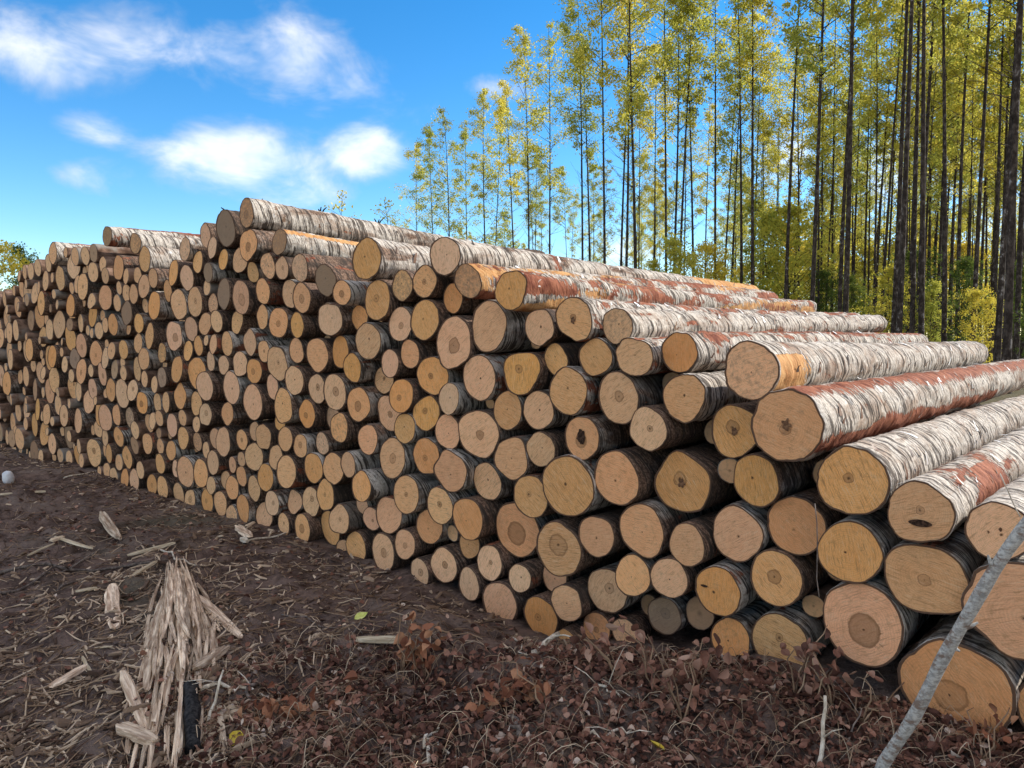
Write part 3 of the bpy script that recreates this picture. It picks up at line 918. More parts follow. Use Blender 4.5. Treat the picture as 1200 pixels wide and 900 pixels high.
# logs whose bark is seen along their length: key (x, y) -> settings
HERO = {
 (289, 255): dict(L=4.6, W=.62, RD=.25, DT=.25, pitch=-2.2, label='grey top log with dead twigs, highest of the whole pile'),
 (327, 284): dict(L=4.4, W=.6, RD=.3, DT=.3, pitch=-2.5, peel='strip', label='log with a long torn orange strip under the highest log'),
 (430, 309): dict(L=4.5, W=.62, RD=.3, DT=.2, pitch=-1.5, label='log with grey brown end in front of the torn orange strip'),
 (521, 300): dict(L=4.5, W=.62, RD=.32, DT=.2, pitch=-.3, peel='orange_end', label='long top log with flaky grey bark and a bare orange far end'),
 (547, 329): dict(L=4.5, W=.75, RD=.55, DT=.1, peel='mixed', label='log with greyish end tucked right under the long flaky top log'),
 (598, 339): dict(L=4.5, W=.7, RD=.6, DT=.05, peel='mixed', label='log with white and orange peeling bark right of the long flaky log'),
 (672, 374): dict(L=4.5, W=.75, RD=.55, DT=.05, label='top log with striped white and red bark and star shaped heart'),
 (727, 386): dict(L=4.5, W=.92, RD=.42, DT=0, label='pale grey end of a white barked log in the top row'),
 (746, 415): dict(L=4.4, W=.6, RD=.6, DT=.1, label='brown log end with a small crack, tucked under the white top log'),
 (790, 413): dict(L=4.6, W=.75, RD=.5, DT=.05, peel='red_top', label='ochre log end whose red bark begins with white stripes'),
 (879, 433): dict(L=4.85, W=1.0, RD=.25, DT=0, peel='collar', label='big white barked log on top with a bare orange collar behind its end'),
 (922, 499): dict(L=5.9, W=1.0, RD=.3, DT=0, peel='red_stripe', label='thickest top log with a red stripe above white shaggy bark'),
 (998, 564): dict(L=4.4, W=.8, RD=.25, DT=.2, label='log with ridged grey white bark below the red striped thick log'),
 (1076, 599): dict(L=4.6, W=.9, RD=.45, DT=.1, peel='collar_red', label='log with white paper collar and shredded bark, leaf shaped dark heart'),
 (1172, 626): dict(L=4.6, W=.85, RD=.25, DT=.1, label='grey barked log with two small knots at the right edge'),
 (1197, 718): dict(L=4.6, W=.5, RD=.3, DT=.3, label='large amber log end cut off by the right edge behind the sapling'),
 (1119, 812): dict(L=4.6, W=.5, RD=.2, DT=.4, label='biggest log end with oval heart on the ground behind the sapling'),
 (1250, 835): dict(L=4.4, W=.4, RD=.2, DT=.5, label='log at the very right edge on the ground behind the biggest log end'),
 (802, 466): dict(L=4.5, W=.85, RD=.35, DT=.1, label='golden yellow log end with white bark below the big white log'),
 (125, 277): dict(L=4.5, W=.8, RD=.5, DT=.1, peel='red_top', label='dark ended log with red and white bark lying loose on the left top'),
 (158, 286): dict(L=4.4, W=.7, RD=.3, DT=.1, label='log with cream bark just right of the loose red and white log'),
 (169, 304): dict(L=4.4, W=.85, RD=.15, DT=0, label='log with cream white bark below the two loose logs on the left'),
 (66, 297): dict(L=4.4, W=.85, RD=.3, DT=.05, peel='red_top', label='leftmost bark covered log lying on the top edge at far left'),
 (381, 328): dict(L=4.3, W=.3, RD=.3, DT=.5, label='blackened log end at the top, left of the paired brown ends'),
 (264, 268): dict(L=4.3, W=.2, RD=.2, DT=.7, label='dark weathered log end left of the highest log, twig on top'),
 (291, 283): dict(L=4.4, W=.4, RD=.25, DT=.5, label='log directly under the highest log, brown ringed heart'),
 (217, 293): dict(L=4.3, W=.6, RD=.25, DT=.4, label='dull brown log end between the loose left logs and the raised middle'),
 (653, 644): dict(label='amber log end with a big round reddish heart and one flat side'),
 (603, 624): dict(label='wide brown log end with a big dull heart, left of the amber one'),
 (1010, 731): dict(label='large brown log end with a big square heart beside the ground litter'),
 (1084, 679): dict(W=.5, label='pale teardrop shaped log end left of the sapling'),
 (993, 648): dict(W=.8, label='squarish pale log end without heart above the big square hearted one'),
 (681, 512): dict(W=.45, label='log end with a hollow rotten black heart'),
 (758, 502): dict(label='round pale pinkish log end with a soft round heart'),
 (778, 722): dict(W=.6, DT=.6, label='soil smeared log end sunk into the leaf litter'),
 (914, 752): dict(W=.9, label='bottom log end with white bark, half hidden by dead leaves'),
 (856, 750): dict(W=.8, label='small ochre bottom log end left of the half hidden white barked one'),
 (405, 545): dict(W=1.0, label='narrow log end with bright white ringed bark, mid pile'),
 (423, 570): dict(W=.95, label='yellowish log end with black and white bark, mid pile'),
 (431, 400): dict(W=.85, label='pink log end with a white bark rim below the twin joined ends'),
 (879, 0): {},
}


M['rot'] = mat_simple('rotten_heart', (0.018, 0.011, 0.008), (0.10, 0.055, 0.035), 60.0, bump=1.0)
M['stain'] = mat_simple('heart_stain', (0.10, 0.05, 0.028), (0.26, 0.14, 0.075), 70.0, bump=.5)
MARKS = {(681, 512): [('rot', 0, .05, .34)], (1076, 599): [('leaf', -.05, -.35, .22)], (922, 499): [('star', 0, .02, .15)], (672, 374): [('star', .05, -.05, .14)],
         (1172, 626): [('knot', -.05, .1, .07), ('knot', .3, -.05, .05)], (861, 506): [('knot', 0, 0, .16)], (799, 566): [('star', 0, 0, .15)], (840, 693): [('leaf', .55, .1, .10)]}


def peel_attr(me, V, style, L, seed):
    n = V.shape[0] * V.shape[1]
    col = np.zeros((V.shape[0], V.shape[1], 4), dtype=np.float32)
    z = V[:, :, 2]
    th = np.arctan2(V[:, :, 1], -V[:, :, 0])      # 0 = right of view, pi/2 = up
    wob = fbm(z * 2.1, th * 1.3, 3, seed) * .9
    if style == 'red_stripe':
        col[..., 0] = np.clip(1 - np.abs(th - 1.15 + .10 * (z - 2.5)) / .85 + wob * .5, 0, 1)
        col[..., 0] = np.maximum(col[..., 0], np.clip(1 - np.abs(th + .55) / .55 + wob, 0, 1) * (z < 3.8))
    elif style == 'red_top':
        col[..., 0] = np.clip(1 - np.abs(th - 1.5) / .9 + wob, 0, 1) * np.clip((z - .12) * 20, 0, 1)
    elif style == 'collar':
        col[..., 1] = np.clip((.42 - z + wob * .1) * 4 + .3, 0, 1) * (th < .55) * (z > .02)
    elif style == 'collar_red':
        col[..., 0] = np.clip(1 - np.abs(z - .75) / .45 + wob, 0, 1) * (th < 1.0)
    elif style == 'orange_end':
        col[..., 1] = np.clip((z - 2.75) * 1.5 + wob, 0, 1)
        col[..., 0] = np.clip(1 - np.abs(z - 1.0) / .2 + wob - .4, 0, 1)
    elif style == 'strip':
        col[..., 1] = np.clip(1.1 - np.abs(th - .85) / .5 + wob * .3, 0, 1) * (z < 2.6)
    elif style == 'mixed':
        col[..., 1] = np.clip(fbm(z * 1.4, th * .9, 3, seed + 3) * 2.0 - .05, 0, 1)
        col[..., 0] = np.clip(fbm(z * 1.1 + 9, th * .8, 3, seed + 8) * 2.0 + .2, 0, 1)
    col[..., 3] = 1
    a = me.attributes.new('peel', 'FLOAT_COLOR', 'POINT')
    a.data.foreach_set('color', col.reshape(n, 4).ravel())


def flaps(V, th, count, seed, zmax):
    """small curled shreds of bark standing off the log"""
    g = random.Random(seed)
    mb = MB()
    n, seg = V.shape[:2]
    for _ in range(count):
        zi = g.uniform(.05, zmax)
        a = g.uniform(-.5, 2.4)                     # right side and top in view
        k = int(np.argmin(np.abs(V[:, 0, 2] - zi)))
        ctr = V[k].mean(0)
        R_ = float(np.hypot(V[k, :, 0] - ctr[0], V[k, :, 1] - ctr[1]).mean())
        span = g.uniform(.12, .55)
        wid = g.uniform(.006, .035)
        lift = g.uniform(.05, .6)
        sl = g.uniform(-.25, .25)
        P = []
        m = 5
        for j in range(m):
            f = j / (m - 1)
            aa = a + span * f
            rr_ = R_ * 1.012 + lift * .02 * max(0, (f - .25)) ** 1.6 * 1.8
            wv = wid * (1 - .55 * f)
            x, y = -math.cos(aa) * rr_ + ctr[0], math.sin(aa) * rr_ + ctr[1]
            zc = zi + sl * span * R_ * f + .012 * f * g.uniform(-1, 1)
            P.append((x, y, zc - wv / 2))
            P.append((x, y, zc + wv / 2))
        mb.add(P, [(2 * j, 2 * j + 1, 2 * j + 3, 2 * j + 2) for j in range(m - 1)], g.random())
    return mb


m_, t_, b_ = newmat('bark_shred')
at_ = t_.new('ShaderNodeAttribute', {'attribute_name': 'tone'})
rp_ = t_.new('ShaderNodeValToRGB')
for e_, (p_, c_) in zip([rp_.color_ramp.elements[0], rp_.color_ramp.elements[1], rp_.color_ramp.elements.new(.4), rp_.color_ramp.elements.new(.62)],
                        [(0, (.05, .035, .03, 1)), (1, (.34, .28, .22, 1)), (.35, (.16, .08, .05, 1)), (.75, (.24, .16, .11, 1))]):
    e_.position = p_
    e_.color = c_
t_.l.new(at_.outputs['Fac'], rp_.inputs[0])
t_.l.new(rp_.outputs[0], b_.inputs['Base Color'])
M['shred'] = m_

order = sorted(range(N), key=lambda i: -(pile[i]['area'] + (100 if (pile[i]['x'], pile[i]['y']) in HERO else 0) - (50 if pile[i]['kind'] == 'filler' else 0)
                                         - (60 if not (-8 < pile[i]['px'][0] < 1260) else 0)))
single = set(order[:300])
ORD = ['', 'first', 'second', 'third', 'fourth', 'fifth', 'sixth', 'seventh', 'eighth', 'ninth', 'tenth', 'eleventh', 'twelfth', 'thirteenth', 'fourteenth', 'fifteenth',
       'sixteenth', 'seventeenth', 'eighteenth', 'nineteenth', 'twentieth']
TENS = ['fiftieth', 'fifty-', 'sixtieth', 'sixty-', 'seventieth', 'seventy-', 'eightieth', 'eighty-', 'ninetieth', 'ninety-']
ORD += ['twenty-' + ORD[i] for i in range(1, 10)] + ['thirtieth'] + ['thirty-' + ORD[i] for i in range(1, 10)] + ['fortieth'] + ['forty-' + ORD[i] for i in range(1, 10)]
for _k in range(0, 10, 2):
    ORD += [TENS[_k]] + [TENS[_k + 1] + ORD[i] for i in range(1, 10)]
COLS = [((40, 318), 'lowest far-left step'), ((66, 297), 'leftmost bark covered top log'), ((104, 300), 'small far-left top ends'), ((125, 277), 'loose red-white top log'), ((169, 304), 'cream white left log'), ((217, 293), 'dull brown top end'),
        ((264, 268), 'dark weathered top end'), ((289, 255), 'highest log'), ((327, 284), 'orange torn strip'), ((381, 328), 'blackened top end'),
        ((430, 309), 'paired brown top ends'), ((470, 335), 'grey top end'), ((521, 300), 'long flaky top log'), ((598, 339), 'peeling white-orange log'), ((672, 374), 'red-white striped log'),
        ((727, 386), 'pale grey top end'), ((790, 413), 'ochre top end'), ((879, 433), 'big white top log'), ((922, 499), 'red striped thick log'),
        ((998, 564), 'ridged grey-white log'), ((1076, 599), 'paper collared log'), ((1172, 626), 'two-knot log')]
find = {(q['x'], q['y']): q for q in pile}
colt = [find[k]['t'] for k, _ in COLS]
cols = {i: [] for i in range(len(COLS))}
for i, q in enumerate(pile):
    if q['kind'] == 'filler' or not (-8 < q['px'][0] < 1230):
        continue
    ci = int(np.argmin([abs(q['t'] - v) for v in colt]))
    cols[ci].append((q['z'], i))
    q['col'] = ci
for ci in cols:
    for k, (_, i) in enumerate(sorted(cols[ci])):
        pile[i]['rank'] = k + 1

restV, restF, restFV, restFF, restUV = [], [], [], [], []
nrv = nfv = 0
for i, q in enumerate(pile):
    key = (q['x'], q['y'])
    hero = HERO.get(key)
    h = hero or {}
    long_ = 'L' in h
    g = random.Random(1000 + i)
    visible_mid = i in single
    L = h.get('L', g.uniform(4.2, 4.7))
    if q['kind'] == 'filler':
        L = 3.6
    if long_:
        seg, rings, taper = 48, 300, .87
    elif visible_mid:
        seg, rings, taper = 36, 12, .93
    else:
        seg, rings, taper = 16, 5, .93
    yaw = g.gauss(0, R(.35))
    pit = g.gauss(0, R(.35)) + R(h.get('pitch', 0))
    oval = (g.uniform(.97, 1.03), 1.0)
    if key == (1084, 679):
        oval = (1.1, .97)
    if key == (387, 375):
        oval = (1.25, .98)
    V, Fq, th = log_arrays(q['r'] * 1.0, L, seg, rings, i, taper, 1.6 if long_ else 1.0, oval)
    Mx = log_matrix(q['c'], yaw, pit)
    fV, fF, fuv = disc_arrays(V[2].copy(), -.008, 1.0 if visible_mid else .3, i, True)
    bV, bF, buv = disc_arrays(V[-1].copy(), -.004, .3, i + 5, False)
    if i in single:
        root = empty('birch_log')
        root.matrix_world = Mx
        me = mesh('bark', V.reshape(-1, 3), Fq, M['bark'])
        ra = me.attributes.new('rim', 'FLOAT', 'POINT')
        rv = np.zeros(V.shape[:2], np.float32)
        rv[:2] = 1
        ra.data.foreach_set('value', rv.ravel())
        if 'peel' in h:
            peel_attr(me, V, h['peel'], L, i)
        bo = obj('bark', me, root)
        W = h.get('W', g.choice([.05, .15, .25, .35, .5, .7]))
        bo.color = (W, h.get('RD', g.uniform(.1, .55)), h.get('DT', g.uniform(.2, .7)), 1)
        fo = obj('cut_face', disc_mesh('cut_face', fV, fF, fuv, M['face']), root)
        fo.color = (q['heart'] * (1 if q['heart'] > .12 else .55), q['amber'], q['dirt'], 1)
        bk = obj('far_cut_face', disc_mesh('far_cut_face', bV, bF, buv, M['face']), root)
        bk.color = (.05, .4, .4, 1)
        if long_ and q['r'] * F_PX / q['c'].y > 14:
            fl = flaps(V, th, int(50 + 12 * L) if q['px'][0] > 640 else 50, i, L - .05)
            s_o = fl.build('peeling_bark', M['shred'], bo)
            s_o['kind'] = 'stuff'
        for (sty, cx, cy, sz) in MARKS.get(key, ()):
            gm = random.Random(int(cx * 100) + i)
            nn = 22
            pts = []
            for a_ in range(nn):
                an = 2 * math.pi * a_ / nn
                if sty == 'leaf':
                    rx = sz * abs(math.cos(an)) ** .8 * math.copysign(1, math.cos(an)) * 1.6
                    ry = sz * .55 * math.sin(an) * (1 - .3 * abs(math.cos(an)))
                elif sty == 'star':
                    rr_ = sz * (.55 + .45 * abs(math.sin(an * 2.5)) ** 1.5) * gm.uniform(.8, 1.2)
                    rx, ry = rr_ * math.cos(an), rr_ * math.sin(an) * 1.25
                else:
                    rr_ = sz * gm.uniform(.8, 1.15)
                    rx, ry = rr_ * math.cos(an) * .75, rr_ * math.sin(an)
                pts.append(((cx * q['r'] + rx * q['r']), cy * q['r'] + ry * q['r'], .0))
            c_ = fV[-1]
            zf = float(c_[2]) - .003
            # follow the tilt of the cut
            A3 = np.c_[fV[:, 0], fV[:, 1], np.ones(len(fV))]
            sol = np.linalg.lstsq(A3, fV[:, 2], rcond=None)[0]
            V3 = [(x_ + c_[0], y_ + c_[1], sol[0] * (x_ + c_[0]) + sol[1] * (y_ + c_[1]) + sol[2] - .006) for x_, y_, _ in pts]
            V3.append((c_[0] + cx * q['r'], c_[1] + cy * q['r'], sol[0] * (c_[0] + cx * q['r']) + sol[1] * (c_[1] + cy * q['r']) + sol[2] - .006))
            obj('dark_heart' if sty != 'knot' else 'knot', mesh('dark_heart', V3, [(a_, nn, (a_ + 1) % nn) for a_ in range(nn)], M['rot'] if sty in ('rot', 'leaf') else M['stain'], True), fo)
        if hero and 'label' in h:
            lab = h['label']
        else:
            sz = 'thick' if q['r'] > .155 else ('medium' if q['r'] > .115 else 'slim')
            tn = 'soiled' if q['dirt'] > .55 else ('amber' if q['amber'] > .72 else ('tan' if q['amber'] > .42 else 'pale'))
            nm = COLS[q['col']][1]
            lab = f"{sz} {tn} log end, {ORD[q['rank']]} up from the ground below the {nm}"
        tag(root, lab, 'log', 'logs stacked in the pile')
    else:
        W4 = np.array(Mx)
        tv = V.reshape(-1, 3) @ W4[:3, :3].T + W4[:3, 3]
        restV.append(tv); restF.append(Fq + nrv); nrv += len(tv)
        for (a, b_2, c) in ((fV, fF, fuv),):
            tv = a @ W4[:3, :3].T + W4[:3, 3]
            restFV.append(tv)
            restFF += [tuple(k + nfv for k in f) for f in b_2]
            restUV.append(c + 0.0)
            nfv += len(tv)


# remaining small logs: one object (bark) and their faces
def mat_rest():
    """bark of the small remaining logs: world-space stripes along the pile direction"""
    return mat_simple('small_log_bark', (0.085, 0.050, 0.035), (0.30, 0.19, 0.135), 7.0, (1, 1, 1), .9, (0.27, 0.235, 0.2), bump=.8, bdist=.012)


def mat_rest_face():
    m, t, b = newmat('small_sawn_end')
    at = t.new('ShaderNodeAttribute', {'attribute_name': 'tone'})
    uv = t.new('ShaderNodeUVMap').outputs[0]
    f = at.outputs['Fac']
    f2 = t.m('FRACT', t.m('MULTIPLY', f, 17.3))
    f3 = t.m('FRACT', t.m('MULTIPLY', f, 53.9))
    off = t.new('ShaderNodeCombineXYZ', None, i0=t.m('MULTIPLY', f, 90.0), i1=t.m('MULTIPLY', f2, 70.0), i2=0.0)
    Pn = t.vm('ADD', uv, off.outputs[0])
    w = t.noise(Pn, 3.0, 4, .65)
    fine = t.noise(Pn, 20.0, 3, .7)
    col = t.mix(f2, (0.82, 0.50, 0.265), (0.78, 0.43, 0.215))
    col = t.mix(t.m('MULTIPLY', t.step(w, .45, .75), .45), col, (0.28, 0.17, 0.09))
    col = t.mix(t.m('MULTIPLY', t.step(fine, .48, .7), .35), col, (0.27, 0.15, 0.07))
    rad = t.vm('LENGTH', uv)
    col = t.mix(t.m('MULTIPLY', t.step(rad, t.m('MULTIPLY_ADD', f3, .25, .06), .02), .6), col, (0.15, 0.075, 0.035))
    col = t.mix(t.m('MULTIPLY', t.step(f3, .72, .95), .6), col, (0.19, 0.14, 0.10))
    t.l.new(col, b.inputs['Base Color'])
    b.inputs['Roughness'].default_value = .85
    bp = t.new('ShaderNodeBump', None, Strength=.5, Distance=.004, Height=fine)
    t.l.new(bp.outputs[0], b.inputs['Normal'])
    return m


rest = obj('small_logs', mesh('small_logs', np.concatenate(restV), np.concatenate(restF), mat_rest()))
tag(rest, 'mass of small far log ends filling the rest of the pile', 'logs', kind='stuff')
rf_me = disc_mesh('cut_faces', np.concatenate(restFV), restFF, np.concatenate(restUV), mat_rest_face())
tones = np.concatenate([np.full(len(v), random.Random(k * 7 + 1).random()) for k, v in enumerate(restFV)])
ta = rf_me.attributes.new('tone', 'FLOAT', 'POINT')
ta.data.foreach_set('value', tones.astype(np.float32))
rfo = obj('cut_faces', rf_me, rest)
rfo['kind'] = 'stuff'


# ------------------------------------------------------------------ trees
def tree_variant(seed, H, crown_lo, crown_w, nleaf, lsize, r0=.12, dead=22, lean=0.0, clump=.5):
    """returns (trunk mesh, limbs mesh, crown mesh) of a tall slender tree, base at origin"""
    g = random.Random(seed)
    tk = MB()
    bx, by = g.gauss(0, .55), g.gauss(0, .55)
    ph = g.uniform(0, 6)

    def axis_pt(z):
        f = z / H
        return Vector((bx * f * f + .12 * math.sin(ph + f * 5) * f + lean * f * H, by * f * f + .10 * math.cos(ph + f * 4) * f, z))
    zs = [-.3, 0, .4] + [H * k / 13 for k in range(1, 14)]
    tk.tube([axis_pt(z) for z in zs], [r0 * (1.35 if z <= 0 else 1.12 if z < .5 else 1) * (1 - .93 * max(z, 0) / H) + .004 for z in zs], 8)
    lb = MB()
    tips = []
    # dead thin twigs on the bare stem
    for _ in range(dead):
        z = H * g.uniform(crown_lo * .35, crown_lo * 1.05)
        a = g.uniform(0, 6.28)
        l = g.uniform(.5, 1.7)
        p0 = axis_pt(z)
        d = Vector((math.cos(a), math.sin(a), g.uniform(.2, .9)))
        lb.tube([p0, p0 + d * l * .5 + Vector((0, 0, .03)), p0 + d * l + Vector((0, 0, .12 * l))], [.014, .009, .004], 3, cap=False)
    # live limbs
    nl = int(34 * (1 - crown_lo) * 2)
    for k in range(nl):
        f = (k + g.random()) / nl
        z = H * (crown_lo + (1 - crown_lo) * f * .97)
        a = g.uniform(0, 6.28)
        wid = crown_w * (math.sin(math.pi * min(1, .12 + f * .88)) ** .7) * g.uniform(.55, 1.15) + .15
        p0 = axis_pt(z)
        d = Vector((math.cos(a), math.sin(a), g.uniform(.45, 1.0)))
        p1 = p0 + d * wid * .5
        p2 = p0 + d * wid + Vector((0, 0, -.05 * wid))
        lb.tube([p0, p1, p2], [.022 * (1 - f) + .008, .012, .004], 3, cap=False)
        tips.append((p0, p1, p2, wid))
    # leaves
    clumps = []
    for (p0, p1, p2, wid) in tips:
        for _ in range(3):
            f = g.uniform(.3, 1.05)
            clumps.append((p0.lerp(p2, f) + Vector((g.gauss(0, 1), g.gauss(0, 1), g.gauss(0, .8))) * (.10 + .20 * wid * clump), .13 + .10 * wid * g.random(), g.gauss(.5, .16), g.random() ** .6))
    wts = [c[3] for c in clumps]
    picks = g.choices(clumps, weights=wts, k=nleaf)
    V = np.zeros((nleaf * 4, 3), np.float32)
    tone = np.zeros(nleaf * 4, np.float32)
    for k in range(nleaf):
        c0, cs, ct, _ = picks[k]
        c = c0 + Vector((g.gauss(0, 1), g.gauss(0, 1), g.gauss(0, .8))) * cs
        s = lsize * g.uniform(.6, 1.35)
        n = Vector((g.gauss(0, 1), g.gauss(0, 1), g.gauss(0, 1))).normalized()
        a = n.orthogonal().normalized()
        bb = n.cross(a)
        q = g.uniform(0, 6.28)
        e1 = a * math.cos(q) + bb * math.sin(q)
        e2 = n.cross(e1)
        tone[k * 4:k * 4 + 4] = min(1, max(0, g.gauss(ct, .16)))
        V[k * 4] = c - e1 * s * .62
        V[k * 4 + 1] = c + e2 * s * .36 + n * s * .1
        V[k * 4 + 2] = c + e1 * s * .62
        V[k * 4 + 3] = c - e2 * s * .36 + n * s * .1
    Fq = np.arange(nleaf * 4).reshape(-1, 4)
    return (mesh('trunk', tk.v, tk.f, M['trunk'], True), mesh('limbs', lb.v, lb.f, M['trunk'], True), mesh('crown', V, Fq, M['leaf_y'], False, tone))


VAR = []
for k in range(7):
    VAR.append(tree_variant(50 + k, 22.0, [.50, .56, .46, .60, .52, .42, .64][k], [1.75, 1.5, 1.9, 1.6, 1.7, 1.9, 1.5][k], 4300, .115))
TALLBARE = [tree_variant(90 + k, 24.0, [.62, .56, .66][k], [1.7, 1.8, 1.6][k], 4300, .115, r0=.135, dead=34) for k in range(3)]
BUSH = [tree_variant(120 + k, 8.0, [.12, .2, .1][k], [1.7, 1.5, 2.0][k], 6000, .125, r0=.05, dead=4, clump=.8) for k in range(3)]
LOWC = [tree_variant(160 + k, 22.0, [.14, .22][k], [2.2, 2.0][k], 7500, .125, dead=8) for k in range(2)]
SPARSE = [tree_variant(140 + k, 9.0, .35, .7, 260, .14, r0=.04, dead=6, lean=[0, -.07][k]) for k in range(2)]


def place_tree(var, x, depth, scale, rz, label, group, name='birch_tree', mat=None, girth=1.0):
    X = (x - 600) / F_PX * depth
    z = float(ground_z(X, depth, False))
    root = empty(name, (X, depth, z), (math.sin(rz * 7) * .018, math.cos(rz * 5) * .018, rz))
    for nm, me in zip(('trunk', 'limbs', 'crown'), var):
        o = obj(nm, me, root)
        o.scale = (scale * girth if nm == 'trunk' else scale, scale * girth if nm == 'trunk' else scale, scale)
        if nm != 'trunk':
            o['kind'] = 'stuff'
        if mat and nm == 'crown':
            o.material_slots[0].link = 'OBJECT'
            o.material_slots[0].material = mat
    tag(root, label, 'tree', group)
    return root


tr = random.Random(5)
# (x, trunk width px, crown top y or None if above the frame)
EXTRA = [(800, 3.4), (826, 3.2), (845, 3.6), (893, 3.6), (905, 3.0), (928, 3.4), (960, 4.0), (966, 3.4), (998, 4.0), (1016, 3.6), (1036, 4.4), (1058, 4.6), (1088, 4.4), (1100, 4.0), (1113, 4.6), (1129, 4.4), (1147, 5.2), (1155, 4.2), (1160, 6.0), (1174, 6.0), (1197, 6.0)]
FRONT = [(491, 2.2, 168), (510, 2.2, 150), (528, 3.0, 135), (549, 2.2, 152), (571, 2.6, 108), (578, 2.6, 120), (605, 3.2, 95), (620, 3.4, 36), (645, 3.6, 38), (682, 4.4, 8), (692, 4, None),
         (708, 4.6, None), (726, 4.4, None), (731, 5, None), (746, 5.6, None), (766, 3.6, None), (781, 4.4, None), (787, 4.8, None), (792, 4.6, None), (813, 4.6, None), (838, 4.6, None),
         (853, 4, None), (868, 5, None), (881, 6, None), (918, 6, None), (936, 4, None), (949, 7, None), (974, 4.4, None), (983, 7, None), (989, 8.5, None), (1010, 4.2, None), (1023, 4.6, None),
         (1030, 5, None), (1045, 8, None), (1052, 8.6, None), (1063, 6.4, None), (1068, 7.4, None), (1073, 7, None), (1079, 8.4, None), (1095, 5, None), (1106, 9, None), (1121, 6.6, None),
         (1139, 7, None), (1168, 10.5, None), (1180, 14, None), (1191, 8, None)]
FRONT = sorted(FRONT + [(a, b, None) for a, b in EXTRA], key=lambda e: e[0])
for k, (x, w, top) in enumerate(FRONT):
    var = LOWC[k % 2] if x < 515 or x in (549, 578) else tr.choice(VAR) if (x < 700) else tr.choice(TALLBARE + VAR[:4])
    dia = tr.uniform(.225, .255) if w > 5 else tr.uniform(.2, .23)
    depth = dia * F_PX / w * (1.12 if w < 9 else 1.3)
    dia *= .92
    H0 = 24.0 if var in TALLBARE else 22.0
    if top is not None:
        need = (393 - top) / F_PX * depth + EYE
        sc = need / H0
        if sc > 1.25:
            depth *= 1.12 / sc
            sc = ((393 - top) / F_PX * depth + EYE) / H0
    else:
        sc = tr.uniform(.95, 1.15)
    gir = dia / (.25 * (1.08 if var in TALLBARE else .96) * sc)
    n = k + 1
    if x == 1180:
        lab = 'thickest standing trunk near the right edge of the photo'
    elif n <= 30:
        lab = f"slender yellow-leaved tree, {ORD[n]} trunk from the left end of the standing wood"
    else:
        lab = f"dark straight forest trunk, {ORD[len(FRONT) - k]} from the right edge of the photo"
    place_tree(var, x, depth, sc, tr.uniform(0, 6.28), lab, 'trees along the front of the standing wood', girth=gir)
# trees deeper in the wood
DEEP = []
for k in range(99):
    u = tr.random() ** .62
    x = 500 + u * 730
    dmin = np.interp(x, [490, 700, 900, 1200], [88, 62, 44, 32])
    depth = dmin * tr.uniform(1.05, 2.3)
    DEEP.append((x + tr.uniform(-8, 8), depth))
for k, (x, depth) in enumerate(sorted(DEEP)):
    place_tree(tr.choice(VAR), x, depth, tr.uniform(.72, 1.05) * (.9 if x < 620 else 1), tr.uniform(0, 6.28),
               f'thin far yellow-green tree deep in the wood, {ORD[k + 1]} from the left', 'trees deep in the wood', girth=tr.uniform(.6, .85))
# young trees and bushes between the trunks
for k, (x, d, s, v, m) in enumerate(sorted([(548, 62, .72, 0, None), (592, 70, .6, 1, None), (640, 70, .5, 2, None), (745, 40, .62, 0, 'g'), (770, 44, .72, 1, None), (800, 42, .85, 2, None), (822, 46, .9, 0, None),
                                     (842, 52, .8, 1, None), (900, 50, 1.3, 1, None), (925, 48, 1.25, 2, None), (880, 60, .9, 0, None), (965, 46, .7, 2, 'g'), (1000, 40, .55, 1, 'g'), (1040, 38, .6, 0, None),
                                     (1068, 44, .8, 2, 'g'), (1090, 34, .45, 1, None), (1125, 36, .62, 0, 'g'), (1150, 30, .4, 2, None), (1200, 34, .6, 1, 'g'), (1215, 26, .35, 0, 'g'),
                                     (1130, 55, 1.0, 0, None), (1185, 60, 1.1, 1, None), (1010, 64, 1.1, 2, None), (690, 80, .7, 0, None), (720, 85, .7, 1, None), (660, 90, .6, 2, None)] + [(905 + 15 * i + tr.uniform(-7, 7), tr.uniform(75, 105), tr.uniform(1.3, 2.1), i % 3, None) for i in range(20)] + [(705 + 30 * i, 95, tr.uniform(.7, 1.0), i % 3, None) for i in range(6)], key=lambda e: e[0])):
    place_tree(BUSH[v], x, d, s, tr.uniform(0, 6), f'bushy young tree growing low between the trunks, {ORD[k + 1]} from the left', 'young trees between the trunks', 'young_tree', M['leaf_g'] if m else (M['leaf_gold'] if k % 2 else None))
place_tree(BUSH[0], 0, 24, .57, 1.0, 'yellow-green bushy tree peeking past the far left end of the pile', None, 'young_tree', M['leaf_gold'])
place_tree(BUSH[2], -45, 26, .5, 2.0, 'yellow-green bush just outside the left edge beside the peeking tree', None, 'young_tree', M['leaf_gold'])
place_tree(BUSH[1], 38, 46, .86, 2.2, 'dark green rounded treetop behind the far left end of the pile', None, 'young_tree', M['leaf_g'])
place_tree(SPARSE[0], 403, 60, 1.42, 0.4, 'lone sparse yellowish sapling top above the grey top log', None, 'sapling_tree')
place_tree(SPARSE[1], 466, 40, .95, 0.0, 'lone leaning sapling with few leaves left of the standing wood', None, 'sapling_tree')


# ------------------------------------------------------------------ ground debris
def bent(p0, p1, n, wob, g, sag=0.0):
    p0, p1 = Vector(p0), Vector(p1)
    out = []
    for k in range(n):
        f = k / (n - 1)
        p = p0.lerp(p1, f)
        p += Vector((g.gauss(0, wob), g.gauss(0, wob), g.gauss(0, wob * .6))) * (0 if k in (0, n - 1) else 1)
        p.z += sag * math.sin(math.pi * f)
        out.append(p)
    return out


